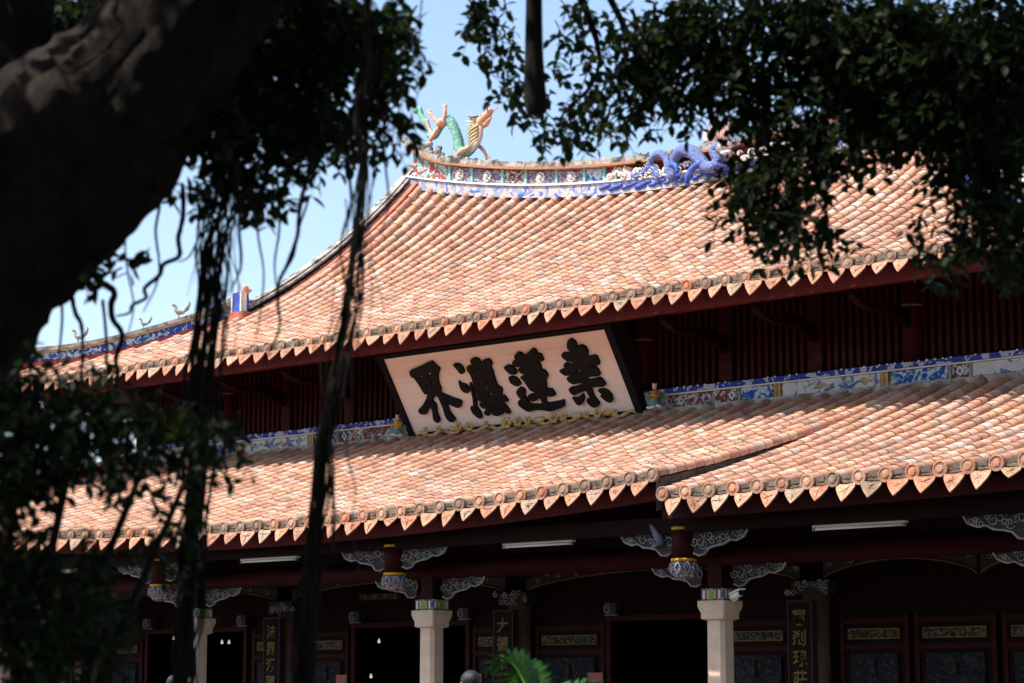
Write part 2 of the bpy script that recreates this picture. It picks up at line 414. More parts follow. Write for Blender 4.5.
# side of the raised middle section
for sx in (1, -1):
    m = MB()
    for i in range(14):
        u0, u1 = i*6.9/14, (i+1)*6.9/14
        a, b = S_low(8.25, u0), S_low(8.25, u1); c, e = S_lr(8.3, u0), S_lr(8.3, u1)
        m.add([(sx*8.27, a.y, a.z-.02), (sx*8.27, b.y, b.z-.02), (sx*8.27, e.y, e.z-.2), (sx*8.27, c.y, c.z-.2)], [(0, 1, 2, 3)])
    m.build('step_wall', M['mortar'], hall)

# gable ends above the side skirts
for sx in (1, -1):
    m = MB(); top = []
    for i in range(21):
        y = 6.5+11*i/20; u = min(y, 24-y)-3; top.append((sx*8.85, y, S_up(8.9, u).z-.05))
    poly = [(sx*8.85, 6.5, 9.5)]+top+[(sx*8.85, 17.5, 9.5)]
    m.add(poly+[(p[0]-sx*.3, p[1], p[2]) for p in poly], [tuple(range(len(poly))), tuple(range(2*len(poly)-1, len(poly)-1, -1))])
    m.build('gable_wall', M['redbrick'], hall)

# ridge ------------------------------------------------------------
rb = lambda x: 12.60+.0151*x*x
rt = lambda x: 13.22+.0160*x*x+(.30*max(0, (abs(x)-7.6)/1.3)**1.6)
def strip(mb, x0, x1, zf0, zf1, y0, y1, step=.25, **k):
    n = max(1, round((x1-x0)/step))
    for i in range(n):
        a, b = x0+(x1-x0)*i/n, x0+(x1-x0)*(i+1)/n
        vs = [(a, y0, zf0(a)), (b, y0, zf0(b)), (b, y0, zf1(b)), (a, y0, zf1(a)), (a, y1, zf0(a)), (b, y1, zf0(b)), (b, y1, zf1(b)), (a, y1, zf1(a))]
        fs = [(0, 1, 2, 3), (7, 6, 5, 4), (3, 2, 6, 7), (4, 5, 1, 0)]
        if i == 0: fs.append((0, 3, 7, 4))
        if i == n-1: fs.append((1, 5, 6, 2))
        mb.add(vs, fs, **k)
m = MB(); strip(m, -8.75, 8.75, lambda x: rb(x)-.15, lambda x: rt(x)-.1, 11.78, 12.22); ridge = m.build('ridge', M['maroon'], hall)
m = MB(); strip(m, -8.8, 8.8, lambda x: rb(x)-.1, lambda x: rb(x)+.17, 11.62, 12.38); m.build('ridge_skirting', M['p_skirt'], ridge)
m = MB(); strip(m, -8.82, 8.82, lambda x: rb(x)+.172, lambda x: rb(x)+.215, 11.58, 12.42); m.build('ridge_moulding', M['white'], ridge)
m = MB(); strip(m, -8.85, 8.85, lambda x: rt(x)-.085, lambda x: rt(x)-.03, 11.58, 12.42); m.build('ridge_string_course', M['rust'], ridge)
m = MB(); strip(m, -9.05, 9.05, lambda x: rt(x)-.028, lambda x: rt(x)+.10, 11.64, 12.36); 
for i in range(260):
    x = U(-8.9, 8.9); m.ball((x, 11.66+U(0, .25), rt(x)+.09+U(-.04, .02)), (U(.03, .07), U(.03, .06), U(.025, .06)), 6, 4)
m.build('ridge_coping', M['stonegrey'], ridge)
xs = [(-8.7, -7.55, 'p_teal'), (-7.5, -6.85, 'p_mosaic'), (-6.8, -5.9, 'p_mosaic'), (-5.86, -5.2, 'p_maroon'), (-5.16, -4.3, 'p_mosaic'), (-4.26, -3.5, 'p_mosaic'), (-3.46, -2.95, 'p_blue')]
for a, b, k in xs:
    for s in (1, -1):
        x0, x1 = (a, b) if s == 1 else (-b, -a)
        m = MB(); strip(m, x0, x1, lambda x: rb(x)+.235, lambda x: rt(x)-.10, 11.735, 11.79); m.build('painted_panel', M[k], ridge)
for sx in (1, -1):      # upright dividers, rosettes and pavilion reliefs
    for x in (7.52, 6.82, 5.88, 5.18, 4.28, 3.48, 2.92, 2.6):
        m = MB(); strip(m, sx*x-.035, sx*x+.035, lambda q: rb(q)+.225, lambda q: rt(q)-.09, 11.70, 11.80); m.build('ridge_divider', M['teal'], ridge)
    for x in (6.35, 7.2, 4.75, 3.85):
        z = (rb(x)+.215+rt(x)-.09)/2; m = MB()
        for q in range(9): m.ball((sx*x+.10*math.cos(q*.7), 11.72, z+.10*math.sin(q*.7)), .038, 6, 4)
        m.ball((sx*x, 11.70, z), .06, 8, 5); m.build('rosette_relief', M['white'], ridge)
    m = MB()
    for q in range(16):
        x = sx*U(2.2, 2.85); z = rb(x)+.25+U(0, .22); m.ball((x, 11.73, z), (U(.05, .12), .05, U(.03, .08)), 7, 5)
    m.build('flower_relief', M['pink'], ridge)
m = MB()                # cloud scrolls under the blue dragon and along the middle
for q in range(46):
    x = -2.7+4.6*q/45+U(-.03, .03); z = rb(x)+.24+U(-.06, .12); rr = U(.06, .12)
    for k in range(12):
        w0, w1 = k*.75, (k+1)*.75; ra = rr*(1-k/13)
        if k == 0: pts = []
        pts.append((x+ra*math.cos(w0), 11.62-.008*k, z+ra*math.sin(w0)))
    m.tube(pts, [.030*(1-.05*i) for i in range(len(pts))], 6)
m.build('cloud_relief', M['white'], ridge)
m = MB()
for q in range(40):
    x = -2.9+4.9*q/39; m.ball((x, 11.61, rb(x)+.05+.04*math.sin(q*2.1)), (U(.07, .13), .04, U(.035, .06)), 8, 5)
m.build('wave_relief', M['blue'], ridge)

# gable ridges (descending) and hip ridges
def sweep(path, prof, closed=True):
    """prof: list of (side, up) ; path: list of points; side is horizontal"""
    vs = []; n = len(path); k = len(prof)
    for i, p in enumerate(path):
        t = (path[min(i+1, n-1)]-path[max(i-1, 0)]); sd = V((t.y, -t.x, 0)).normalized()
        for a, b in prof: vs.append(p+sd*a+Z_*b)
    fs = [(i*k+j, i*k+(j+1) % k, (i+1)*k+(j+1) % k, (i+1)*k+j) for i in range(n-1) for j in range(k)]
    fs += [tuple(range(k)), tuple(range(n*k-1, (n-1)*k-1, -1))]
    return vs, fs
rect = lambda s, b, t: [(-s, b), (s, b), (s, t), (-s, t)]
for sx in (1, -1):
    for back in (0, 1):
        gp = []
        for i in range(26):
            y = 12-5.4*i/25; u = y-3; p = S_up(sx*8.9, u); extra = .0
            gp.append(V((p.x, 24-y if back else y, p.z)))
        m = MB(); m.add(*sweep(gp, rect(.17, -.15, .075)), ); gr = m.build('gable_ridge', M['white'], hall)
        m = MB(); m.add(*sweep(gp, rect(.145, .077, .215))); m.build('dark_band', M['p_rail'] if False else M['stonegrey'], gr)
        m = MB(); m.add(*sweep(gp, rect(.152, .09, .20))); m.build('black_stripe', M['black'], gr)
        m = MB(); m.add(*sweep(gp, rect(.20, .217, .27))); m.add(*sweep(gp, rect(.12, .272, .33))); m.build('gable_ridge_coping', M['stonegrey'], gr)
        m = MB()      # edge row of terracotta beside the ridge
        m.add(*sweep([p-V((sx*.33, 0, -.03)) for p in gp], [(-.14, -.02), (.14, -.02), (.14, .05), (-.14, .10)] if (sx == -1) != bool(back) else [(-.14, -.02), (.14, -.02), (.14, .10), (-.14, .05)])); m.build('verge_course', M['redbrick'], gr)
        # end block
        e = gp[-1]; ey = -1 if not back else 1
        m = MB(); m.box(e.x-.24, e.x+.24, *sorted((e.y+ey*.28, e.y-ey*.1)), e.z-.12, e.z+.12); eb = m.build('ridge_end_block', M['redbrick'], hall)
        m = MB(); m.box(e.x-.12, e.x+.12, *sorted((e.y+ey*.24, e.y+ey*.0)), e.z+.122, e.z+.55); m.build('blue_panel', M['blue'], eb)
        m = MB(); m.box(e.x+.122, e.x+.165, *sorted((e.y+ey*.26, e.y+ey*.1)), e.z+.122, e.z+.55); m.build('white_edge', M['white'], eb); m = MB(); m.box(e.x-.165, e.x-.122, *sorted((e.y+ey*.26, e.y+ey*.1)), e.z+.122, e.z+.55); m.build('white_edge', M['white'], eb)
        m = MB()
        for q in range(9):
            m.ball((e.x+U(-.16, .16), e.y+ey*U(-.1, .2), e.z+.57+U(0, .10)), (U(.04, .08), U(.04, .08), U(.03, .07)), 7, 5)
        m.build('clay_finial', M['coral'], eb)
        # scroll carving outside the block
        m = MB()
        for q in range(34):
            x = e.x+sx*U(.25, .95); z = e.z+U(-.25, .55)*(1.1-abs(x-e.x)*.75)
            pts = [(x+.10*(1-k/11)*math.cos(k*.8+q), e.y+ey*U(-.05, .12), z+.10*(1-k/11)*math.sin(k*.8+q)) for k in range(9)]
            m.tube(pts, .028, 5)
        m.build('scroll_carving', M['white'], eb)
        # hip ridge
        hp = []
        for i in range(22):
            f = i/21; x = 8.9+4.45*f; u = max(-.1, 3.7*(1-f*1.03)); p = S_up(sx*x, u)
            hp.append(V((p.x, 24-p.y if back else p.y, p.z+.02+.14*f**4)))
        m = MB(); m.add(*sweep(hp, rect(.13, -.15, .12))); hr = m.build('hip_ridge', M['maroon'], hall)
        m = MB(); m.add(*sweep(hp, rect(.10, .122, .30))); m.build('painted_band', M['p_blue'], hr)
        m = MB(); m.add(*sweep(hp, rect(.14, .302, .34))); m.build('ochre_moulding', M['giltwood'], hr)
        m = MB(); m.add(*sweep(hp, rect(.17, .342, .43))); m.build('hip_ridge_coping', M['stonegrey'], hr)
        # lower hip ridge
        hp = []
        for i in range(16):
            f = i/15; x = 11+6.5*f; u = max(-.1, 7*(1-f)); p = S_lr(sx*x, u); hp.append(V((p.x, 24-p.y if back else p.y, p.z+.02)))
        m = MB(); m.add(*sweep(hp, rect(.13, -.15, .25))); hr = m.build('hip_ridge', M['maroon'], hall)
        m = MB(); m.add(*sweep(hp, rect(.17, .252, .34))); m.build('hip_ridge_coping', M['stonegrey'], hr)

# upper storey -----------------------------------------------------
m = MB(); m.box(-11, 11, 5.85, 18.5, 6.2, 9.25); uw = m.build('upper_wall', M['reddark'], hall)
cols = [-8.25, -2.75, 2.75, 8.25]
def slat_bay(x0, x1):
    m = MB(); n = round((x1-x0)/.145)
    for i in range(n):
        x = x0+(x1-x0)*(i+.5)/n; m.box(x-.037, x+.037, 5.60, 5.66, 7.15, 8.45)
    lw = m.build('lattice_window', M['red'], hall)
    m = MB(); m.box(x0, x1, 5.58, 5.70, 7.105, 7.15); m.box(x0, x1, 5.58, 5.70, 8.45, 8.55); m.box(x0-.03, x0, 5.58, 5.70, 7.105, 8.55); m.box(x1, x1+.03, 5.58, 5.70, 7.105, 8.55); m.build('frame', M['reddark'], lw)
edges = [-11+.1]+[round(-8.25+1.8333*i, 3) for i in range(10)]+[10.9]
for a, b in zip(edges[:-1], edges[1:]):
    slat_bay(a+.12, b-.12)
for x in edges:
    main = any(abs(x-c) < .01 for c in cols) or abs(x) > 10
    m = MB()
    if main: m.tube([(x, 5.55, 7.107), (x, 5.55, 8.9)], .17, 16)
    else: m.box(x-.11, x+.11, 5.52, 5.72, 7.107, 8.9)
    pl = m.build('upper_post', M['red'], hall)
    if main:
        m = MB(); m.tube([(x, 5.55, 8.02), (x, 5.55, 8.06)], .178, 16); m.build('gold_band', M['gold'], pl)
    if abs(x) < 3: continue      # the signboard hangs in front of these
    m = MB(); pts = [(x, 5.45-.10*k, 7.62+.020*k+.08*math.sin(k*.33)) for k in range(0, 19)]
    for (a, b, c), (a2, b2, c2) in zip(pts[:-1], pts[1:]):
        h = .24-.010*(5.45-b)/.10
        m.add([(x-.07, b, c), (x+.07, b, c), (x+.07, b, c+h), (x-.07, b, c+h), (x-.07, b2, c2), (x+.07, b2, c2), (x+.07, b2, c2+h), (x-.07, b2, c2+h)],
              [(0, 1, 2, 3), (4, 7, 6, 5), (0, 4, 5, 1), (3, 2, 6, 7), (0, 3, 7, 4), (1, 5, 6, 2)])
    m.build('bracket_arm', M['reddark'], hall)
m = MB(); m.box(-13, 13, 3.55, 3.72, 8.06, 8.26); m.build('eave_beam', M['fascia'], hall); m = MB(); m.box(-12, 12, 4.5, 4.66, 8.3, 8.5); m.build('eave_beam', M['red'], hall)
# fascia + soffit of upper roof
def fascia(name, S, x0, x1, y, drop0, drop1, thick, mt, n=40):
    m = MB(); strip(m, x0, x1, lambda x: S(x, 0).z-drop1, lambda x: S(x, 0).z-drop0, y, y+thick, (x1-x0)/n); return m.build(name, mt, hall)
fascia('fascia_board', S_up, -13.15, 13.15, 3.12, .07, .33, .06, M['fascia'])
def soffit(S, x0, x1, u0, u1, d, n=30, mt='reddark'):
    m = MB(); vs = []
    for i in range(n+1):
        x = x0+(x1-x0)*i/n
        ue = min(u1, max(u0+.02, (hip_u(x) if S is S_up else lowhip(x))-.45))
        for u in (u0, (u0+ue)/2, ue): q = S(x, u); vs.append((x, q.y, q.z-d))
    m.add(vs, [(i*3+j, i*3+j+1, i*3+j+4, i*3+j+3) for i in range(n) for j in range(2)])
    return m
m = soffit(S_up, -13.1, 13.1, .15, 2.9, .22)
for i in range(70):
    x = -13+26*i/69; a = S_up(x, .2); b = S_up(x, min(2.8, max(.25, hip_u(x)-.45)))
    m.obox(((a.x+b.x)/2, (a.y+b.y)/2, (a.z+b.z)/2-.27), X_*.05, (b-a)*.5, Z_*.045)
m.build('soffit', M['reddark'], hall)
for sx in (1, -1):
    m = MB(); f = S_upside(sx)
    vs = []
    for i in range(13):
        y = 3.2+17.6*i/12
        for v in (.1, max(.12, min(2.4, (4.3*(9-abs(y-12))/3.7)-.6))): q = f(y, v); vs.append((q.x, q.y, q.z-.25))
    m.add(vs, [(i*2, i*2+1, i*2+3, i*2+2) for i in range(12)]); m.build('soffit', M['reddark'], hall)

# painted frieze above the lower roof
m = MB(); m.box(-11, 11, 5.52, 5.86, 6.55, 7.10); fz = m.build('frieze', M['p_maroon'], hall)
m = MB(); m.box(-11.02, 11.02, 5.44, 5.60, 7.02, 7.105); m.box(-11.02, 11.02, 5.47, 5.60, 6.995, 7.018, mi=1); 
for i in range(150):
    if random.random() < .6:
        x = -10.9+21.8*i/149; m.box(x-.012, x+.012, 5.433, 5.46, 7.09, 7.118, mi=2)
m.build('painted_rail', [M['p_rail'], M['white'], M['white']], fz)
m = MB(); m.box(-11, 11, 5.40, 5.55, 6.60, 6.755); m.build('frieze_base', M['stonegrey'], fz)
def fpanel(x0, x1, k): 
    m = MB(); m.box(x0, x1, 5.495, 5.53, 6.775, 6.985); m.build('painted_panel', M[k], fz)
def fband(x, k='yellow'):
    m = MB(); m.box(x-.025, x+.025, 5.485, 5.53, 6.77, 6.99); m.build('panel_border', M[k], fz)
for sx in (1, -1):
    for a, b, k in ((4.9, 5.55, 'p_blue'), (5.75, 7.65, 'p_white'), (7.85, 8.9, 'p_blue'), (9.35, 10.9, 'p_white')):
        fpanel(*sorted((sx*a, sx*b)), k)
    for x in (5.6, 5.68, 7.69, 7.78): fband(sx*x); 
    for x in (5.64, 7.735, 4.86, 8.94, 9.31): fband(sx*x, 'pale')
    for x in (9.12, 4.7):
        m = MB(); m.prism([(-.07, 0), (0, -.085), (.07, 0), (0, .085)], (sx*x, 5.518, 6.88), X_, Z_, -Y_, .02); m.prism([(-.035, 0), (0, -.042), (.035, 0), (0, .042)], (sx*x, 5.496, 6.88), X_, Z_, -Y_, .006, mi=1); m.build('diamond_ornament', [M['white'], M['blue']], fz)
    for x in (6.5, 7.0):          # painted birds and sprays on the white panel
        for q in range(7):
            m = MB(); xx = sx*x+U(-.5, .5); zz = 6.87+U(-.06, .06)
            m.tube([(xx+.09*k*U(.6, 1), 5.492, zz+.035*math.sin(k*1.7+q)) for k in range(4)], [.012, .018, .014, .006], 5); m.build('painted_spray', M[('giltwood', 'blue', 'teal')[q % 3]], fz)

# lower storey -------------------------------------------------------
fascia('fascia_board', S_low, -8.25, 8.25, -1.36, .08, .30, .06, M['fascia'])
fascia('fascia_board', S_lr, 8.26, 17.2, -1.36, .08, .30, .06, M['red']); fascia('fascia_board', S_lr, -17.2, -8.26, -1.36, .08, .30, .06, M['red'])
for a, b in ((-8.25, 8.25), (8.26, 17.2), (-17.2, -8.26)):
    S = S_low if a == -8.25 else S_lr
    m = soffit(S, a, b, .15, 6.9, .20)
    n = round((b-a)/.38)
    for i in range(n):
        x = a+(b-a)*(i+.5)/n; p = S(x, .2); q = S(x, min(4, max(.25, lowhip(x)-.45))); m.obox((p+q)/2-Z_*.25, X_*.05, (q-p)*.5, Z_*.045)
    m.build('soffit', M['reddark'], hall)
m = MB(); m.box(-15.5, 15.5, -.98, -.76, 3.98, 4.20); m.build('eave_beam', M['reddark'], hall)
m = MB(); m.tube([(-15.5, 0, 3.70), (15.5, 0, 3.70)], .15, 14); m.build('tie_beam', M['red'], hall)
m = MB(); m.box(-15.5, 15.5, -.07, .07, 3.90, 4.55); m.build('beam_board', M['reddark'], hall)
for sx in (1, -1):
    m = MB(); m.tube([(sx*13.75, .2, 3.7), (sx*13.75, 23.8, 3.7)], .15, 12); m.build('tie_beam', M['red'], hall)

# columns: chamfered stone shaft, flared capital, painted block
def square(r, ch): return [(r, -r+ch), (r, r-ch), (r-ch, r), (-r+ch, r), (-r, r-ch), (-r, -r+ch), (-r+ch, -r), (r-ch, -r)]
def sqlathe(mb, prof, **k):
    vs = []
    for r, ch, z in prof: vs += [(x, y, z) for x, y in square(r, ch)]
    n = len(prof)
    mb.add(vs, [(i*8+j, i*8+(j+1) % 8, (i+1)*8+(j+1) % 8, (i+1)*8+j) for i in range(n-1) for j in range(8)]+[tuple(range(7, -1, -1)), tuple((n-1)*8+j for j in range(8))], **k)
m = MB(); sqlathe(m, [(.22, .02, .28), (.22, .02, .55), (.155, .05, .60), (.15, .05, 2.80)]); colm = m.build('column', M['stone'], hall)
m = MB(); sqlathe(m, [(.155, .03, 2.80), (.20, .02, 2.82), (.20, .02, 2.90), (.225, .02, 2.96), (.235, .02, 3.0), (.235, .02, 3.07)]); m.build('capital', M['stone'], colm)
m = MB(); sqlathe(m, [(.19, .01, 3.075), (.19, .01, 3.24)]); 
for (dx, dy) in ((0, -1), (1, 0)):
    for q, k in ((-.13, 1), (-.06, 2), (.0, 3), (.06, 2), (.13, 1)):
        c = V((dx*.195+(q if dx == 0 else 0), dy*.195+(q if dy == 0 else 0), 3.157)); sd = X_ if dx == 0 else Y_; o = V((dx, dy, 0))
        m.obox(c+o*.002*k, sd*(.045 if k == 3 else .018), o*.006, Z_*(.07 if k == 3 else .06), mi=k)
m.build('painted_block', [M['p_mosaic'], M['white'], M['coral'], M['leafgreen']], colm)
m = MB(); m.box(-.12, .12, -.12, .12, 3.245, 4.3); m.box(-.1, .1, -.85, 2.4, 3.66, 3.86); m.box(-.09, .09, -1.1, .4, 4.2, 4.36); m.build('bracket_block', M['red'], colm)
cx_ = [-13.75, -8.25, -2.75, 2.75, 8.25, 13.75]
colm.location = (cx_[0], 0, 0)
for x in cx_[1:]: copy_part(colm, (x, 0, 0), hall)

# hanging lotus posts
m = MB(); m.tube([(0, 0, 3.60), (0, 0, 4.1)], .165, 20); hp = m.build('hanging_post', M['red'], hall)
m = MB(); m.tube([(0, 0, 3.585), (0, 0, 3.625)], .178, 20); m.build('gold_band', M['yellow'], hp)
m = MB(); m.tube([(0, 0, 4.02), (0, 0, 4.06)], .174, 20); m.build('gold_band', M['yellow'], hp)
m = MB(); m.lathe([(.05, 3.34), (.12, 3.36), (.165, 3.42), (.18, 3.48), (.175, 3.54), (.15, 3.584)], seg=18)
for j in range(9):
    w = 2*math.pi*j/9; c = V((math.cos(w), math.sin(w), 0))
    m.tube([c*.183+Z_*3.57, c.cross(Z_)*.05+c*.195+Z_*3.50, c*.18+Z_*3.42, c.cross(Z_)*-.05+c*.195+Z_*3.50, c*.183+Z_*3.57], .012, 5, mi=1)
m.build('lotus_bulb', [M['p_mosaic'], M['pale']], hp)
hp.location = (cx_[0], -.85, 0)
posts = [hp]+[copy_part(hp, (x, -.85, 0), hall) for x in cx_[1:]]

# carved wing brackets
def spiral(c, r, turns, ax, ay, az, ph=0, n=14): return [V(c)+(ax*math.cos(ph+turns*2*math.pi*k/n)+ay*math.sin(ph+turns*2*math.pi*k/n))*r*(1-k/(n+2)) for k in range(n)]
def wing(sx, L, H, seed):
    rd = random.Random(seed)
    top = [(0, 0), (L*.98, 0)]
    low = [(L, -H*.12), (L*.94, -H*.36), (L*.80, -H*.50), (L*.68, -H*.46), (L*.56, -H*.62), (L*.42, -H*.66), (L*.30, -H*.74), (L*.22, -H*.96), (L*.12, -H), (0.02, -H*.9)]
    pol = [(sx*a, b) for a, b in top+low]
    if sx < 0: pol = pol[::-1]
    m = MB(); m.prism(pol, (0, .03, 0), X_, Z_, -Y_, .06)
    pts = [V((sx*a, -.035, b)) for a, b in low]
    m.tube([V((sx*L*.98, -.035, 0))]+pts, .016, 6, mi=1)
    m.tube([V((0, -.035, -.01)), V((sx*L*.98, -.035, -.01))], .009, 5, mi=1)
    for q in range(11):
        x = L*(.06+.84*q/10)+rd.uniform(-.02, .02); hh = H*(1-.55*x/L); z = -hh*rd.uniform(.25, .68)
        m.tube(spiral((sx*x, -.04, z), min(.085, hh*.30)*rd.uniform(.7, 1.1), rd.choice([1.2, -1.2, 1.5]), X_, Z_, Y_, rd.uniform(0, 6)), .0085, 5, mi=1)
    return m
for tag_, zt, yy, L, H, offs in (('hang', 4.02, -.85, .92, .36, .17), ('low', 3.60, -.02, .92, .34, .26)):
    for sx in (1, -1):
        w0 = wing(sx, L, H, 3 if sx > 0 else 11).build('carved_wing', [M['carve'], M['pale']], hall)
        w0.location = (cx_[0]+sx*offs, yy, zt)
        for x in cx_[1:]:
            c = copy_part(w0, (x+sx*offs, yy, zt), hall); c.scale = (U(.95, 1.05), 1, U(.93, 1.06))
# phoenix perched on the wing beside the right-hand post
m = MB(); m.tube([(7.93, -.93, 3.83), (7.90, -.95, 3.92), (7.84, -.96, 4.02), (7.78, -.96, 4.10), (7.72, -.96, 4.10)], [.05, .065, .05, .03, .008], 8)
for k in range(3): m.tube([(7.92, -.94, 3.88), (7.86-.02*k, -.95, 3.84-.02*k), (7.80-.03*k, -.95, 3.86-.03*k)], [.02, .018, .004], 5)
m.build('carved_bird', M['greyblue'], hall)

# inner wall: posts, doorways, leaves
doors = [(-1.32, 1.30, 0), (4.40, 6.35, 0), (-6.9, -4.2, 0), (-12.3, -9.6, 0)]
solid = [(-13.9, -12.3), (-9.6, -6.9), (-4.2, -1.32), (1.30, 4.40), (6.35, 13.9)]
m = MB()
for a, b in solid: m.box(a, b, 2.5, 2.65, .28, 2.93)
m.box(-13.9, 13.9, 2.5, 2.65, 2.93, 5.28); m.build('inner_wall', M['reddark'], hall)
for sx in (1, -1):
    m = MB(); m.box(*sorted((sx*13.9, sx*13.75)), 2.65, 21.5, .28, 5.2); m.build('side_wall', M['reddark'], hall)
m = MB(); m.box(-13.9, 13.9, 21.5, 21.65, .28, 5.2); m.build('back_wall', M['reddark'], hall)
m = MB(); m.box(-13.7, 13.7, 2.7, 21.4, 5.0, 5.1); m.build('ceiling', M['black'], hall)
for a, b, _ in doors:
    m = MB(); m.box(a-.09, a+.0, 2.42, 2.66, .28, 3.02); m.box(b-.0, b+.09, 2.42, 2.66, .28, 3.02); m.box(a, b, 2.42, 2.66, 2.932, 3.02); dw = m.build('door_frame', M['red'], hall)
    for x in (a+.02, b-.02):
        m = MB(); m.tube(spiral((x, 2.34, 3.12), .09, 1.3, X_, Z_, Y_, 1), .022, 6); m.box(x-.06, x+.16, 2.33, 2.49, 3.04, 3.22, mi=1); m.tube([(x-.08, 2.35, 3.03), (x+.2, 2.35, 3.03)], .014, 5); m.build('door_peg', [M['greyblue'], M['carve']], hall)
def leaf(x0, x1):
    m = MB(); m.box(x0, x1, 2.44, 2.498, .3, 2.92); 
    f = .07
    lf = m.build('door_leaf', M['reddark'], hall)
    m = MB(); m.box(x0, x0+f, 2.415, 2.438, .3, 2.92); m.box(x0+f, x1-f, 2.415, 2.438, .3, .4); m.box(x1-f, x1, 2.415, 2.438, .3, 2.92)
    for z in (2.80, 2.42): m.box(x0+f, x1-f, 2.415, 2.438, z, z+.07)
    m.build('leaf_frame', M['red'], lf)
    c = (x0+x1)/2; w = (x1-x0)/2-.16
    m = MB(); m.box(c-w, c+w, 2.40, 2.437, 2.575, 2.72); m.build('carved_strip', M['p_gilt'], lf)
    m = MB(); m.box(c-w, c+w, 2.395, 2.399, 2.57, 2.585); m.box(c-w, c+w, 2.395, 2.399, 2.71, 2.725); m.box(c-w-.015, c-w, 2.395, 2.437, 2.57, 2.725); m.box(c+w, c+w+.015, 2.395, 2.437, 2.57, 2.725); m.build('strip_border', M['gold'], lf)
    m = MB(); m.box(c-w*.95, c+w*.95, 2.40, 2.437, 1.0, 2.36); m.build('relief_panel', M['p_door'], lf)
    m = MB(); m.ball((c, 2.38, 2.24), (.03, .025, .04), 8, 6); m.tube([(c, 2.39, 2.22), (c, 2.39, 2.05)], [.025, .06], 8); m.build('relief_figure', M['carve'], lf)
for a, b in ((-2.52, -1.47), (1.47, 2.18), (2.85, 4.28), (6.52, 7.85), (8.7, 9.85), (9.95, 11.25), (11.35, 12.55), (-3.95, -3.35), (-9.4, -8.75), (-8.1, -7.05), (12.6, 13.6)): leaf(a, b)
wallx = [-13.75, -8.5, -3.0, 2.52, 8.30]
for x in wallx:
    m = MB(); m.tube([(x, 2.42, .28), (x, 2.42, 3.38)], .2, 18); wc = m.build('wall_column', M['redbrick'] if False else worn('brown_timber_column', (.16, .10, .07), (.10, .06, .045), 3, .6), hall)
    m = MB()
    for q in range(16): m.tube(spiral((x+U(-.35, .35), 2.18, 3.30+U(-.04, .12)), .055, 1.2, X_, Z_, Y_, q), .011, 5)
    m.box(x-.30, x+.30, 2.2, 2.62, 3.24, 3.44, mi=1); m.build('carved_capital', [M['pale'], M['carve']], wc)
# carved curved valances on the inner wall
for x0, x1 in zip([-8.3, -2.8, 2.75, 8.5, 11.1], [-3.2, 2.3, 8.1, 11.05, 13.6]):
    n = 24; m = MB(); pts = []
    for i in range(n+1):
        f = i/n; x = x0+(x1-x0)*f; z = 3.46+.26*math.sin(math.pi*f)**.6; pts.append((x, z))
    for (a, za), (b, zb) in zip(pts[:-1], pts[1:]):
        m.add([(a, 2.30, za), (b, 2.30, zb), (b, 2.30, 3.86), (a, 2.30, 3.86), (a, 2.46, za), (b, 2.46, zb), (b, 2.46, 3.86), (a, 2.46, 3.86)], [(0, 1, 2, 3), (4, 5, 1, 0), (7, 6, 5, 4), (3, 2, 6, 7)])
    vl = m.build('carved_valance', M['carve'], hall)
    m = MB(); m.tube([(a, 2.29, z) for a, z in pts], .014, 5); m.build('valance_edge', M['gold'], vl)
    for i in range(int((x1-x0)*7)):
        m = MB(); x = U(x0+.05, x1-.05); f = (x-x0)/(x1-x0); z0_ = 3.50+.26*math.sin(math.pi*f)**.6
        m.tube(spiral((x, 2.285, U(z0_, 3.82)), .05, random.choice([1.2, -1.2]), X_, Z_, Y_, U(0, 6), 9), .009, 5); m.build('scroll', M['pale'], vl)
for x in (-1.15, .2): m = MB(); m.box(x, x+.9, 2.36, 2.48, 3.42, 3.52); m.build('gilt_board', M['p_gilt'], hall)

# ------------------------------------------------------------------ signboard
SO = V((0, 5.413, 6.782)); SV = V((0, 4.53-5.413, 8.14-6.782)).normalized(); SN = X_.cross(SV).normalized()   # SN points to the viewer (-y)
if SN.y > 0: SN = -SN
sign = empty('signboard', SO, 'long cream signboard with four black characters leaning out under the upper eave', 'signboard')
SMX = Matrix((( X_.x, SV.x, SN.x), (X_.y, SV.y, SN.y), (X_.z, SV.z, SN.z))).to_4x4()
def sgn(o): o.matrix_basis = SMX; return o
SH = 1.62; SW = 2.70
m = MB(); m.box(-SW, SW, 0, SH, -.05, 0); sgn(m.build('board', M['cream'], sign))
m = MB()
m.box(-SW-.13, -SW-.002, -.13, SH+.09, -.09, .05); m.box(SW+.002, SW+.16, -.13, SH+.09, -.09, .05)
m.box(-SW, SW, SH+.002, SH+.09, -.09, .05); m.box(-SW, SW, -.13, -.002, -.09, .05); m.box(-SW-.12, SW+.15, -.12, SH+.08, -.12, -.091)
sgn(m.build('frame', M['black'], sign))
m = MB(); m.box(SW+.05, SW+.15, -.1, SH+.1, -.40, -.13); sgn(m.build('side_board', M['black'], sign)); m = MB(); m.box(-SW-.12, -SW-.02, -.1, SH+.1, -.40, -.13); sgn(m.build('side_board', M['black'], sign))
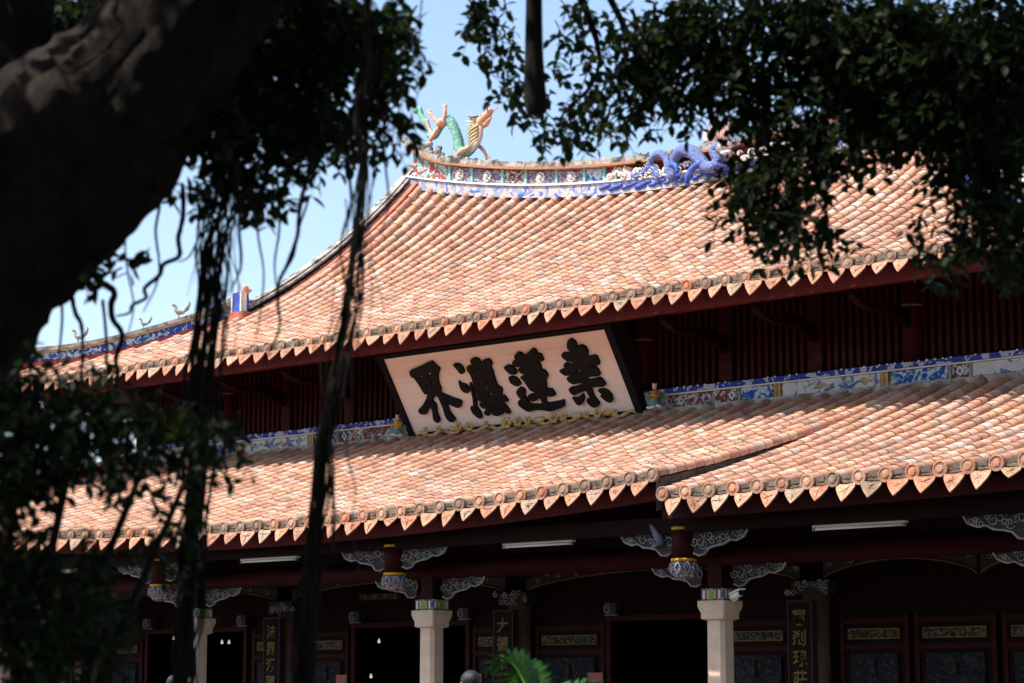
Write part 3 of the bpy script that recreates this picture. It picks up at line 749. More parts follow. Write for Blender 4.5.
CHARS = [[[(-1.987,1.342),(-1.849,1.37),(-1.703,1.407),(-1.557,1.444),(-1.498,1.448),(-1.451,1.373),(-1.387,1.282),(-1.438,1.22),(-1.496,1.142),(-1.551,0.999),(-1.552,0.872),(-1.59,0.816),(-1.638,0.812),(-1.518,0.745),(-1.357,0.657),(-1.23,0.606),(-1.18,0.563),(-1.246,0.47),(-1.319,0.449),(-1.403,0.485),(-1.54,0.568),(-1.564,0.468),(-1.565,0.361),(-1.51,0.228),(-1.552,0.178),(-1.642,0.175),(-1.698,0.245),(-1.707,0.331),(-1.685,0.479),(-1.691,0.651),(-1.69,0.704),(-1.724,0.74),(-1.773,0.734),(-1.875,0.669),(-1.872,0.622),(-1.834,0.579),(-1.847,0.516),(-1.89,0.392),(-1.892,0.252),(-1.942,0.192),(-1.991,0.196),(-2.035,0.265),(-1.978,0.443),(-1.984,0.551),(-2.074,0.473),(-2.172,0.396),(-2.257,0.393),(-2.316,0.431),(-2.315,0.496),(-2.205,0.55),(-2.085,0.636),(-1.967,0.742),(-1.932,0.799),(-1.988,0.804),(-2.017,0.876),(-2.043,1.007),(-2.088,1.15),(-2.147,1.189),(-2.16,1.254),(-2.123,1.314),(-2.063,1.329)],
 [(-1.957,1.179),(-1.884,1.197),(-1.871,1.16),(-1.94,1.124)],
 [(-1.746,1.189),(-1.643,1.242),(-1.615,1.222),(-1.678,1.171),(-1.744,1.168)],
 [(-1.895,0.992),(-1.844,1.018),(-1.839,0.965),(-1.887,0.931)],
 [(-1.731,1.028),(-1.679,1.05),(-1.668,1),(-1.705,0.962),(-1.738,0.971)]],
[[(-1.016,1.326),(-0.935,1.339),(-0.861,1.31),(-0.821,1.238),(-0.828,1.156),(-0.89,1.12),(-0.938,1.151),(-0.966,1.223)],
 [(-1.039,0.978),(-1.018,0.934),(-0.932,0.904),(-0.873,0.846),(-0.869,0.765),(-0.942,0.727),(-1.009,0.744),(-1.057,0.801),(-1.066,0.876)],
 [(-0.799,0.912),(-0.78,0.899),(-0.792,0.754),(-0.802,0.628),(-0.827,0.525),(-0.863,0.423),(-0.828,0.314),(-0.835,0.209),(-0.885,0.178),(-0.94,0.208),(-1.009,0.299),(-1.021,0.396),(-1.001,0.437),(-0.939,0.431),(-0.879,0.573),(-0.838,0.737)],
 [(-0.717,1.238),(-0.66,1.263),(-0.555,1.276),(-0.575,1.347),(-0.523,1.393),(-0.42,1.403),(-0.364,1.365),(-0.35,1.302),(-0.269,1.334),(-0.164,1.35),(-0.106,1.316),(-0.099,1.243),(-0.16,1.178),(-0.146,1.104),(-0.167,0.982),(-0.176,0.858),(-0.169,0.795),(-0.106,0.747),(-0.116,0.675),(-0.176,0.598),(-0.111,0.581),(-0.064,0.472),(-0.132,0.458),(-0.204,0.434),(-0.157,0.377),(-0.129,0.28),(-0.122,0.227),(-0.172,0.215),(-0.237,0.259),(-0.314,0.224),(-0.451,0.195),(-0.536,0.224),(-0.559,0.279),(-0.6,0.272),(-0.662,0.218),(-0.74,0.264),(-0.699,0.323),(-0.633,0.359),(-0.711,0.377),(-0.763,0.435),(-0.741,0.496),(-0.672,0.51),(-0.753,0.55),(-0.764,0.604),(-0.705,0.65),(-0.771,0.667),(-0.752,0.75),(-0.723,0.872),(-0.701,0.996),(-0.701,1.1),(-0.727,1.176)],
 [(-0.591,0.89),(-0.461,0.929),(-0.33,0.947),(-0.339,0.927),(-0.459,0.908),(-0.577,0.868)],
 [(-0.537,0.77),(-0.419,0.81),(-0.3,0.829),(-0.297,0.808),(-0.407,0.784),(-0.523,0.747)],
 [(-0.6,1.156),(-0.554,1.164),(-0.557,1.127),(-0.6,1.119)],
 [(-0.455,1.174),(-0.408,1.182),(-0.413,1.149),(-0.452,1.141)],
 [(-0.597,1.023),(-0.553,1.031),(-0.552,0.997),(-0.593,0.989)],
 [(-0.299,1.079),(-0.265,1.079),(-0.282,1.044),(-0.312,1.043)],
 [(-0.613,0.61),(-0.544,0.624),(-0.544,0.592),(-0.604,0.575)],
 [(-0.452,0.636),(-0.375,0.67),(-0.363,0.644),(-0.441,0.593)],
 [(-0.302,0.694),(-0.256,0.704),(-0.255,0.675),(-0.3,0.662)],
 [(-0.493,0.419),(-0.436,0.435),(-0.436,0.393),(-0.488,0.377)]],
[[(0.155,1.146),(0.264,1.176),(0.345,1.138),(0.389,1.074),(0.392,1),(0.321,0.98),(0.234,1.006),(0.186,1.064)],
 [(0.172,0.938),(0.255,0.944),(0.338,0.91),(0.376,0.832),(0.376,0.768),(0.298,0.744),(0.225,0.773),(0.166,0.832)],
 [(0.228,0.645),(0.331,0.709),(0.412,0.669),(0.41,0.595),(0.367,0.546),(0.387,0.48),(0.403,0.383),(0.477,0.354),(0.638,0.332),(0.709,0.353),(0.708,0.459),(0.592,0.418),(0.49,0.41),(0.429,0.465),(0.466,0.536),(0.543,0.554),(0.68,0.557),(0.623,0.595),(0.555,0.633),(0.522,0.721),(0.484,0.852),(0.439,0.904),(0.495,0.93),(0.61,0.941),(0.516,0.976),(0.469,1.034),(0.46,1.077),(0.547,1.095),(0.626,1.107),(0.688,1.136),(0.586,1.127),(0.483,1.117),(0.391,1.158),(0.391,1.211),(0.436,1.254),(0.52,1.249),(0.491,1.295),(0.503,1.346),(0.617,1.407),(0.685,1.368),(0.701,1.324),(0.801,1.355),(0.852,1.359),(0.897,1.406),(0.985,1.438),(1.031,1.381),(1.025,1.329),(1.108,1.31),(1.111,1.184),(1.046,1.175),(0.934,1.193),(0.867,1.18),(0.976,1.153),(1.004,1.092),(0.978,1.015),(1.044,0.983),(1.074,0.917),(1.058,0.856),(0.992,0.8),(0.96,0.719),(0.938,0.626),(1.042,0.605),(1.073,0.487),(0.992,0.467),(0.855,0.476),(0.821,0.438),(0.814,0.343),(0.986,0.347),(1.134,0.354),(1.208,0.368),(1.195,0.274),(1.154,0.236),(1.02,0.207),(0.837,0.177),(0.659,0.215),(0.498,0.239),(0.337,0.212),(0.255,0.247),(0.162,0.342),(0.159,0.417),(0.202,0.456),(0.266,0.46),(0.214,0.561)],
 [(0.632,0.827),(0.667,0.833),(0.662,0.802),(0.627,0.8)],
 [(0.836,0.858),(0.862,0.866),(0.848,0.825),(0.825,0.821)],
 [(0.825,0.743),(0.853,0.751),(0.844,0.72),(0.818,0.717)],
 [(0.656,0.718),(0.679,0.716),(0.67,0.696),(0.646,0.698)]],
[[(1.778,1.431),(1.83,1.503),(1.905,1.527),(1.974,1.453),(1.968,1.364),(2.07,1.382),(2.15,1.332),(2.161,1.242),(2.112,1.148),(2.251,1.159),(2.316,1.136),(2.321,1.013),(2.278,0.962),(2.132,0.974),(1.981,0.95),(2.156,0.942),(2.234,0.889),(2.236,0.778),(2.175,0.755),(2.04,0.765),(1.928,0.743),(1.934,0.697),(2.092,0.71),(2.22,0.712),(2.277,0.583),(2.222,0.544),(2.075,0.554),(1.917,0.541),(1.93,0.484),(1.919,0.372),(1.952,0.301),(1.979,0.23),(1.907,0.169),(1.814,0.16),(1.742,0.231),(1.733,0.311),(1.777,0.341),(1.839,0.335),(1.815,0.427),(1.807,0.496),(1.687,0.485),(1.512,0.439),(1.45,0.475),(1.429,0.557),(1.491,0.596),(1.636,0.604),(1.815,0.649),(1.702,0.665),(1.582,0.655),(1.502,0.708),(1.481,0.778),(1.552,0.82),(1.614,0.843),(1.471,0.842),(1.406,0.899),(1.39,0.95),(1.521,0.982),(1.523,1.044),(1.591,1.082),(1.69,1.044),(1.76,1.086),(1.645,1.117),(1.573,1.185),(1.565,1.242),(1.614,1.277),(1.726,1.269),(1.789,1.295),(1.752,1.355)],
 [(1.726,0.921),(1.762,0.888),(1.853,0.93),(1.86,0.907),(1.792,0.869),(1.731,0.876)],
 [(1.441,0.396),(1.551,0.381),(1.692,0.44),(1.693,0.372),(1.638,0.286),(1.535,0.228),(1.475,0.268),(1.454,0.338)],
 [(2.063,0.481),(2.151,0.495),(2.262,0.461),(2.31,0.367),(2.299,0.267),(2.232,0.217),(2.149,0.259),(2.07,0.368),(2.128,0.385)]],
]

for pls in CHARS:
    cu = bpy.data.curves.new('character', 'CURVE'); cu.dimensions = '2D'; cu.fill_mode = 'BOTH'; cu.extrude = .022; cu.bevel_depth = .006; cu.bevel_resolution = 1
    for pl in pls:
        sp = cu.splines.new('BEZIER'); sp.bezier_points.add(len(pl)-1); sp.use_cyclic_u = True
        for i, (x, y) in enumerate(pl):
            b = sp.bezier_points[i]; p0 = V((*pl[i-1], 0)); p1 = V((*pl[(i+1) % len(pl)], 0)); c = V((x, y, 0)); t = p1-p0
            b.co = c; k = .11
            b.handle_left_type = b.handle_right_type = 'FREE'; b.handle_left = c-t*k; b.handle_right = c+t*k
        sp.resolution_u = 3
    tmp = bpy.data.objects.new('tmp', cu); COL.objects.link(tmp)
    me = bpy.data.meshes.new_from_object(tmp.evaluated_get(bpy.context.evaluated_depsgraph_get()))
    bpy.data.objects.remove(tmp)
    me.materials.clear(); me.materials.append(M['ink']); me.name = 'character'
    o = bpy.data.objects.new('character', me); COL.objects.link(o); o.parent = sign; o.matrix_basis = SMX @ Matrix.Translation((0, 0, .03))
# gilded flower carving along the foot of the board
m = MB()
def flower(c, r):
    for q in range(6):
        w = q*math.pi/3; m.ball(V(c)+V((math.cos(w)*r*.7, -.03, math.sin(w)*r*.6)), (r*.5, r*.3, r*.42), 7, 5)
    m.ball(V(c)+V((0, -.06, 0)), r*.4, 7, 5)
rd = random.Random(5)
for x, r in ((-2.2, .08), (-1.85, .07), (-1.35, .09), (-1.1, .10), (-.65, .07), (-.15, .13), (.12, .10), (.35, .08), (.95, .11), (1.2, .09), (1.75, .07), (2.0, .09), (2.4, .06)):
    flower((x, -.17-.05*rd.random(), -.03+.03*rd.random()), r*.95)
for k in range(30):
    x = -2.5+5*k/29; m.tube([(x+.1*j, -.16+.01*j, -.07+.045*math.sin(j*1.6+k*1.9)) for j in range(4)], [.03, .035, .028, .012], 6)
for x in (-1.5, .6, 1.5, 2.2): m.ball((x, -.18, -.02), (.15, .04, .06), 8, 5)
m.build('gilded_carving', M['giltwood'], sign)
for x in (-2.3, 2.3): m = MB(); m.box(x-.05, x+.05, -.05, .14, -.22, -.10); m.build('support', M['black'], sign)

# ------------------------------------------------------------------ figurines beside the board
def figurine(loc, robe, trouser, label, s=1.0, turn=0, wings=True):
    t = empty('figurine', loc, label, 'figurine'); t.rotation_euler.z = turn; t.scale = (s, s, s)
    m = MB()
    m.lathe([(.10, 0), (.115, .02), (.105, .08), (.095, .16), (.085, .22), (.095, .30), (.10, .335), (.05, .36), (.03, .375), (.028, .39)], seg=14)
    for sx in (1, -1): m.tube([(sx*.085, 0, .325), (sx*.135, -.03, .25), (sx*.10, -.10, .215), (sx*.03, -.13, .235)], [.038, .042, .04, .022], 8)
    m.build('robe', M[robe], t)
    m = MB(); m.lathe([(.13, -.005), (.135, .03), (.115, .09), (.10, .14), (.098, .15)], seg=14, sq=0); m.build('skirt', M[trouser], t)
    m = MB(); m.ball((0, -.005, .425), (.046, .05, .056), 12, 8); m.ball((0, -.055, .42), (.008, .01, .012), 6, 4)
    for sx in (1, -1): m.ball((sx*.047, 0, .42), (.008, .012, .016), 6, 4); m.ball((sx*.02, -.132, .235), .02, 6, 5)
    m.build('head', M['pink'], t)
    m = MB(); m.lathe([(.045, .455), (.05, .47), (.03, .50), (.012, .515)], seg=10); m.tube([(-.03, 0, .47), (-.06, .01, .53)], [.012, .003], 6); m.tube([(.03, 0, .47), (.06, .01, .53)], [.012, .003], 6); m.build('crown', M['white'], t)
    if wings:
        m = MB()
        for sx in (1, -1): m.prism([(sx*.07, .30), (sx*.20, .33), (sx*.24, .22), (sx*.20, .08), (sx*.12, .02), (sx*.09, .15)][::sx], (0, .05, 0), X_, Z_, Y_, .025)
        m.build('sash', M['dullteal'], t)
    m = MB()
    for q in range(14): m.ball((U(-.16, .16), U(-.10, .08), -.02+U(-.02, .02)), (U(.03, .06), .05, .035), 7, 5)
    m.build('base', M['white'], t)
    return t
figurine((3.28, 5.18, 6.77), 'ochre', 'dullteal', 'small painted figurine in ochre robe standing right of the cream signboard', .80, .35)
figurine((-2.94, 5.18, 6.76), 'yellow', 'dullteal', 'small painted figurine with yellow robe at lower left corner of the signboard', .74, .3)

# ------------------------------------------------------------------ dragons
def spl(pts, n=5):
    out = []
    for i in range(len(pts)-1):
        p0, p1, p2, p3 = [V(pts[max(0, min(len(pts)-1, j))]) for j in (i-1, i, i+1, i+2)]
        for k in range(n):
            t = k/n; out.append(.5*((2*p1)+(p2-p0)*t+(2*p0-5*p1+4*p2-p3)*t*t+(-p0+3*p1-3*p2+p3)*t**3))
    out.append(V(pts[-1])); return out
def lerp_list(a, n): 
    return [float(np.interp(i/(n-1)*(len(a)-1), range(len(a)), a)) for i in range(n)]
def scales_mat(name, c1, c2):
    m, nt, b = mat(name, c1, .4, .5); co = coords(nt)
    v = N(nt, 'ShaderNodeTexVoronoi', Scale=34.0); nt.links.new(co, v.inputs['Vector'])
    c = ramp(nt, v.outputs['Distance'], [(.25, c1), (.55, c2)]); n = tex(nt, co, 5, 6); c = mix(nt, ramp(nt, n, [(.5, (0, 0, 0)), (.7, (.5, .5, .5))]), c, tuple(min(1, x*1.6+.05) for x in c1))
    nt.links.new(c, b.inputs['Base Color']); bump(nt, b, v.outputs['Distance'], .8, .03); return m
M['greenscale'] = scales_mat('green_scales', (.22, .50, .38), (.13, .36, .27))
M['bluescale'] = scales_mat('blue_scales', (.03, .07, .30), (.16, .21, .42))

def claw(mb, pts, r0=.05, y=0):
    p = spl(pts, 4); mb.tube(p, lerp_list([r0, r0*.9, r0*.7], len(p)), 8)
    e = p[-1]; t = (p[-1]-p[-2]).normalized(); s = t.cross(Y_).normalized()
    for a in (-.8, -.25, .3, .8): mb.tube([e-t*.02, e+(t*math.cos(a)+s*math.sin(a))*.07, e+(t*math.cos(a)+s*math.sin(a))*.12+s*.02], [.024, .018, .003], 5)
def dragon_head(mb, mo, o, f, up, s):
    """head at o facing f"""
    sd = f.cross(up).normalized()
    Q = lambda a, b, c=0: o+f*a*s+up*b*s+sd*c*s
    mb.tube([Q(-.16, -.03), Q(-.04, .02), Q(.10, .06), Q(.22, .07), Q(.30, .11), Q(.34, .10)], [.10*s, .125*s, .10*s, .075*s, .075*s, .03*s], 10)      # skull and snout
    mb.tube([Q(-.05, -.06), Q(.08, -.09), Q(.20, -.06), Q(.29, -.035)], [.07*s, .06*s, .045*s, .02*s], 8)                                       # lower jaw
    mo.tube([Q(.06, -.025), Q(.2, .0), Q(.27, .02)], [.035*s, .03*s, .008*s], 6)
    for c in (1, -1):
        mb.ball(Q(.05, .10, c*.07), .030*s, 8, 6)
        mo.ball(Q(.07, .105, c*.09), .014*s, 6, 4)
        mb.ball(Q(.31, .105, c*.04), .022*s, 6, 5)
        mb.tube([Q(.28, .09, c*.06), Q(.38, .14, c*.12), Q(.42, .24, c*.14)], [.014*s, .010*s, .002*s], 5)     # whisker
def mane(mb, base, f, up, s, L=.34, n=7, spread=1.5):
    sd = f.cross(up).normalized()
    for i in range(n):
        a = -spread/2+spread*i/(n-1)
        for c in (.6, -.6):
            d = (-f*math.cos(a)+up*math.sin(a)+sd*c*.5).normalized(); b = base+sd*c*.08*s
            mb.tube([b, b+d*L*.5*s+up*.02*s, b+d*L*s+up*.05*s], [.035*s, .026*s, .003*s], 6)

# green dragon
G0 = V((-7.4, 12, 14.25))
gd = empty('dragon_statue', G0, 'green dragon statue with coral head and claws on the left tip of the roof ridge', 'dragon statue')
gpts = [(-8.83, 11.9, 15.60), (-8.78, 12.0, 15.68), (-8.70, 12.0, 15.50), (-8.58, 12.02, 15.33), (-8.51, 12.05, 15.1), (-8.44, 12.05, 14.97), (-8.28, 12.02, 14.96), (-8.15, 12, 15.07), (-7.96, 11.95, 15.19), (-7.74, 11.95, 15.21), (-7.61, 12, 14.97), (-7.53, 12.05, 14.69), (-7.48, 12.05, 14.47), (-7.29, 12, 14.36), (-7.1, 11.95, 14.37), (-6.93, 11.95, 14.51), (-6.87, 12, 14.71), (-6.84, 12, 14.91), (-6.80, 12, 15.0)]
p = spl(gpts); L = lambda q: tuple(V(q)-G0)
m = MB(); m.tube([q-G0 for q in p], lerp_list([.06, .08, .075, .085, .09, .09, .10, .10, .105, .12, .125, .125, .12, .115, .11, .11, .105, .10, .10], len(p)), 12); m.build('body', M['greenscale'], gd)
m = MB(); mo = MB(); dragon_head(m, mo, V((-6.72, 12, 15.02))-G0, V((.90, -.25, .22)).normalized(), V((-.22, 0, .97)), 1.15); m.build('head', M['coral'], gd); mo.build('mouth', M['maroon'], gd)
m = MB(); mane(m, V((-6.86, 12, 14.98))-G0, V((.95, -.2, .1)).normalized(), Z_, 1.0, .36, 7, 2.2)
for q in range(5): m.tube([L((-6.80, 11.9, 14.92-.08*q)), L((-6.98, 11.85, 14.84-.09*q)), L((-7.08, 11.85, 14.72-.09*q))], [.035, .028, .004], 6)
m.build('mane', M['giltwood'], gd)
for c in (1, -1): m = MB(); m.tube([L((-6.76, 12+c*.06, 15.14)), L((-6.98, 12+c*.10, 15.15)), L((-7.12, 12+c*.13, 15.20))], [.026, .018, .004], 6); m.tube([L((-6.98, 12+c*.10, 15.15)), L((-7.04, 12+c*.12, 15.08))], [.014, .003], 5); m.build('horn', M['carve'], gd)
m = MB(); m.tube([q+V((.075, -.03, -.01))-G0 for q in spl(gpts[13:18])], .06, 8); m.build('belly', M['pink'], gd); m = MB(); m.tube([q+V((.06, -.03, .05))-G0 for q in spl(gpts[3:6])], .05, 8); m.build('belly', M['pink'], gd)
for lg, lr in (([(-7.92, 11.85, 15.12), (-8.14, 11.85, 15.30), (-8.28, 11.85, 15.47)], .05), ([(-7.86, 11.85, 15.15), (-7.77, 11.83, 15.34), (-7.77, 11.83, 15.50)], .05), ([(-8.0, 11.85, 15.05), (-8.2, 11.85, 14.86), (-8.36, 11.85, 14.72)], .06),
               ([(-7.85, 12.1, 15.1), (-7.70, 12.1, 14.85), (-7.68, 12.1, 14.62)], .055), ([(-7.0, 11.85, 14.42), (-7.18, 11.8, 14.36), (-7.34, 11.8, 14.30)], .07), ([(-6.95, 12.1, 14.5), (-6.8, 12.1, 14.36), (-6.70, 12.1, 14.2)], .05)):
    m = MB(); claw(m, [L(q) for q in lg], lr); m.build('leg', M['coral'], gd)
m = MB(); m.ball(L((-7.92, 11.86, 15.17)), (.15, .12, .11), 10, 7); m.build('shoulder', M['coral'], gd)
for i, q in enumerate(p[20:74:3]):
    m = MB(); t = (p[min(len(p)-1, 20+3*i+1)]-p[20+3*i-1]).normalized(); nrm = V((-t.z, 0, t.x))
    m.tube([q-G0+nrm*.09, q-G0+nrm*.15+t*.03], [.025, .004], 5); m.build('spike', M['green'], gd)
m = MB()
for q in range(22):
    x = U(-8.6, -7.0); m.ball(L((x, 12+U(-.14, .12), rt(x)+.08+U(0, .08))), (U(.06, .12), .07, U(.05, .10)), 7, 5)
for q in range(10): x = U(-8.45, -8.0); m.ball(L((x, 11.9+U(-.1, .1), rt(x)+.12+U(0, .2))), (.09, .07, .08), 7, 5)
m.build('rock_base', M['stonegrey'], gd)


# blue dragon
B0 = V((-.5, 11.5, 12.6))
bd = empty('dragon_statue', B0, 'blue scaled dragon relief with pink mane winding along the middle of the roof ridge', 'dragon statue')
bp = [(-2.12, 11.6, 13.02), (-2.02, 11.6, 12.92), (-1.90, 11.6, 12.88), (-1.72, 11.6, 12.96), (-1.59, 11.6, 13.06), (-1.45, 11.6, 12.97), (-1.34, 11.6, 12.78), (-1.44, 11.65, 12.80), (-1.54, 11.62, 12.96), (-1.54, 11.58, 13.14), (-1.4, 11.55, 13.27), (-1.21, 11.55, 13.26), (-1.08, 11.55, 13.11), (-1.03, 11.55, 12.88), (-.97, 11.55, 12.72), (-.91, 11.58, 12.86), (-.86, 11.55, 13.10), (-.65, 11.5, 13.24), (-.37, 11.5, 13.15), (-.16, 11.5, 12.94), (-.01, 11.48, 12.78), (.2, 11.45, 12.74), (.34, 11.45, 12.86), (.25, 11.42, 13.05), (.33, 11.40, 13.14), (.42, 11.38, 13.12)]
p = spl(bp); LB = lambda q: tuple(V(q)-B0)
m = MB(); m.tube([q-B0 for q in p], lerp_list([.02, .05, .06, .065, .07, .07, .075, .075, .075, .08, .085, .09, .09, .09, .09, .10, .11, .14, .15, .145, .135, .13, .125, .12, .11, .09], len(p)), 12); m.build('body', M['bluescale'], bd)
m = MB(); mo = MB(); dragon_head(m, mo, V((.52, 11.36, 13.08))-B0, V((.88, -.35, -.30)).normalized(), V((.25, 0, .95)), 1.1); m.build('head', M['p_white'], bd); mo.build('mouth', M['coral'], bd)
m = MB()
for i in range(15):
    a = .25+2.1*i/14; d = V((math.cos(math.pi-a)*1, -.12*(i % 2), math.sin(a)))
    b = V(LB((.34+.02*i*.5, 11.40+.04*(i % 2), 13.20))); m.tube([b, b+d*.25+Z_*.03, b+d*(.44+.05*(i % 3))+Z_*.10+X_*.05], [.045, .032, .004], 6)
m.build('mane', M['pink'], bd)
for c in (1, -1): m = MB(); m.tube([LB((.46, 11.36+c*.06, 13.2)), LB((.40, 11.36+c*.1, 13.42)), LB((.48, 11.36+c*.1, 13.62))], [.03, .02, .004], 6); m.build('horn', M['giltwood'], bd)
m = MB(); claw(m, [LB((-.05, 11.42, 12.86)), LB((-.30, 11.40, 12.78)), LB((-.42, 11.38, 12.58)), LB((-.42, 11.38, 12.50))], .08); m.build('leg', M['blue'], bd)
m = MB(); claw(m, [LB((.30, 11.4, 12.78)), LB((.50, 11.35, 12.72)), LB((.66, 11.33, 12.62))], .07); m.build('leg', M['blue'], bd)
m = MB(); claw(m, [LB((-.95, 11.5, 13.0)), LB((-.75, 11.42, 12.9)), LB((-.70, 11.40, 12.74))], .06); m.build('leg', M['blue'], bd)
for i in range(6, len(p)-4, 2):
    m = MB(); t = (p[i+1]-p[i-1]).normalized(); nrm = V((-t.z, 0, t.x)); m.tube([p[i]-B0+nrm*.08, p[i]-B0+nrm*.12-Y_*.02], [.018, .003], 5); m.build('spike', M['white'], bd)
m = MB()
for q in range(7): m.tube([LB((-2.05, 11.6, 12.98)), LB((-2.16-.02*q, 11.58, 13.0+.03*(q-3))), LB((-2.30+.02*abs(q-3), 11.58, 13.04+.05*(q-3)))], [.03, .025, .003], 5)
m.build('tail_tuft', M['pink'], bd)

# ------------------------------------------------------------------ birds on the hip ridge
def ridge_bird(loc, label, s=1, turn=0):
    t = empty('bird_ornament', loc, label, 'ornament', 'bird ornaments on the left hip ridge'); t.rotation_euler.z = turn; t.scale = (s, s, s)
    m = MB(); m.tube([(-.20, 0, .22), (-.10, 0, .15), (.02, 0, .15), (.10, 0, .22), (.12, 0, .32), (.17, 0, .36), (.24, 0, .34)], [.015, .06, .085, .065, .04, .045, .006], 9); m.build('body', M['stonegrey'], t)
    m = MB()
    for k in range(4): m.tube([(-.12, 0, .16), (-.24-.02*k, .02*k-.03, .24+.05*k), (-.26+.01*k, .03*k-.04, .34+.06*k)], [.035, .03, .006], 6)
    m.build('tail', M['stonegrey'], t)
    m = MB(); m.tube([(.02, .03, .12), (.02, .03, -.06)], .016, 6); m.tube([(.02, -.03, .12), (.02, -.03, -.06)], .016, 6); m.ball((0, 0, -.05), (.10, .07, .05), 8, 5); m.build('foot', M['stonegrey'], t)
def hiptop(f):
    x = 8.9+4.45*f; u = max(-.1, 3.7*(1-f*1.03)); p = S_up(-x, u); return V((p.x, p.y, p.z+.02+.14*f**4+.47))
ridge_bird(hiptop((10.04-8.9)/4.45), 'grey stone bird ornament nearest the blue end block on the hip ridge', .78, 3.84)
ridge_bird(hiptop((10.62-8.9)/4.45), 'smallest grey bird ornament, between the other two on the hip ridge', .55, 3.84)
ridge_bird(hiptop((11.70-8.9)/4.45), 'grey bird ornament beside the trunk, outermost on the hip ridge', .72, 3.7)

# ------------------------------------------------------------------ lights, camera, couplets, lamps
def tube_light(x, w, label):
    t = empty('tube_light', (x, -.80, 3.90), label, 'tube light', 'tube lights under the lower eave')
    m = MB(); m.tube([(-w, -.03, .03), (w, -.03, .03)], .020, 10); m.build('tube', M['metalwhite'], t)
    m = MB(); m.box(-w-.02, w+.02, -.05, .05, .052, .078); m.build('housing', M['metalwhite'], t)
    for s in (1, -1): m = MB(); m.box(s*w-.02, s*w+.02, -.052, -.005, .005, .051); m.build('end_cap', M['pale'], t)
tube_light(11.05, .68, 'white tube light under the eave right of the raised middle roof')
tube_light(5.6, .64, 'white tube light under the eave below the middle of the signboard')
tube_light(-.1, .64, 'white tube light under the eave between the left and middle stone columns')
tube_light(-5.6, .64, 'white tube light half hidden by the dark leaves at lower left')

t = empty('security_camera', (8.53, -.12, 3.06), 'white security camera fixed beside the capital of the right stone column', 'camera')
m = MB(); m.tube([(0, .02, 0), (.12, -.02, .03)], .018, 8); m.build('bracket', M['metalwhite'], t)
m = MB(); ax = V((.92, -.35, .22)).normalized(); m.tube([V((.02, -.02, .05)), V((.02, -.02, .05))+ax*.22], .045, 12); m.obox(V((.03, -.02, .10))+ax*.12, ax*.14, ax.cross(Z_)*.05, Z_*.008); m.build('body', M['metalwhite'], t)
m = MB(); m.tube([V((.02, -.02, .05))+ax*.222, V((.02, -.02, .05))+ax*.235], .036, 12); m.build('lens', M['black'], t)

def text_mesh(ch, size):
    cu = bpy.data.curves.new('character', 'FONT'); cu.body = ch; cu.size = size; cu.extrude = .006; cu.offset = .006; cu.align_x = 'CENTER'; cu.align_y = 'CENTER'
    tmp = bpy.data.objects.new('tmp', cu); COL.objects.link(tmp)
    me = bpy.data.meshes.new_from_object(tmp.evaluated_get(bpy.context.evaluated_depsgraph_get())); bpy.data.objects.remove(tmp)
    me.materials.clear(); me.materials.append(M['gold']); me.name = 'character'; return me
def couplet(x, text, label):
    t = empty('couplet_board', (x, 2.10, .5), label, 'couplet board', 'couplet boards on the inner columns')
    m = MB(); m.box(-.19, .19, -.02, .10, 0, 2.62); m.build('board', M['black'], t)
    m = MB(); m.box(-.215, -.192, -.03, .1, 0, 2.62); m.box(.192, .215, -.03, .1, 0, 2.62); m.box(-.215, .215, -.03, .1, 2.622, 2.65); m.build('border', M['carve'], t)
    for i, c in enumerate(text):
        me = text_mesh(c, .25); o = bpy.data.objects.new('character', me); COL.objects.link(o); o.parent = t
        o.location = (0, -.032, 2.38-.30*i); o.rotation_euler = (math.pi/2, 0, 0)
couplet(8.22, '寶剎現莊嚴', 'black couplet board with gold characters right of the right stone column')
couplet(2.44, '大德施慈雲', 'black couplet board with gold characters behind the green palm fronds')
couplet(-3.08, '法界湧蓮光', 'black couplet board between the left and middle stone columns')
couplet(-8.56, '紫雲開佛地', 'black couplet board half hidden behind dark leaves at lower left')

lampm, nt, b = mat('lamp_glow', (.9, .8, .6), .4); b.inputs['Emission Color'].default_value = (1, .86, .62, 1); b.inputs['Emission Strength'].default_value = .3
def lamp(x, z, y, label):
    t = empty('hanging_lamp', (x, y, z), label, 'lamp', 'small lamps glowing inside the dark doorways')
    m = MB(); m.lathe([(.006, .05), (.014, .035), (.032, -.015), (.028, -.035), (.008, -.042)], seg=10); m.build('bulb', lampm, t)
    m = MB(); m.tube([(0, 0, .071), (0, 0, 4.98-z)], .006, 5); m.build('cord', M['black'], t)
def inroom(px, py, y):
    d = at(px, py, 1)-CAM; k = (y-CAM.y)/d.y; return CAM+d*k
for px, py, lab in ((379, 641, 'upper small lamp glowing in the middle doorway'), (371, 676, 'lower small lamp glowing in the middle doorway'), (222, 642, 'small lamp in the dark gap right of the left stone column'), (229, 642, 'small lamp second right of the left stone column'), (174, 638, 'small lamp in the dark gap left of the left stone column'), (182, 638, 'small lamp touching the left edge of the left stone column')):
    q = inroom(px, py, 6.0); lamp(q.x, q.z, q.y, lab)
def poster(x0, x1, lab):
    t = tag((lambda m: (m.box(x0, x1, 2.365, 2.375, 1.2, 2.12), m.build('red_notice', M['redpaper'], None, ((x0+x1)/2, 2.37, 1.2)))[1])(MB()), lab, 'notice', 'faded red notices beside the doorways')
poster(-1.72, -1.45, 'faded red paper notice left of the middle doorway')
poster(3.98, 4.29, 'faded red paper notice left of the doorway nearest the right column')
poster(1.40, 1.72, 'faded red paper notice right of the middle doorway')

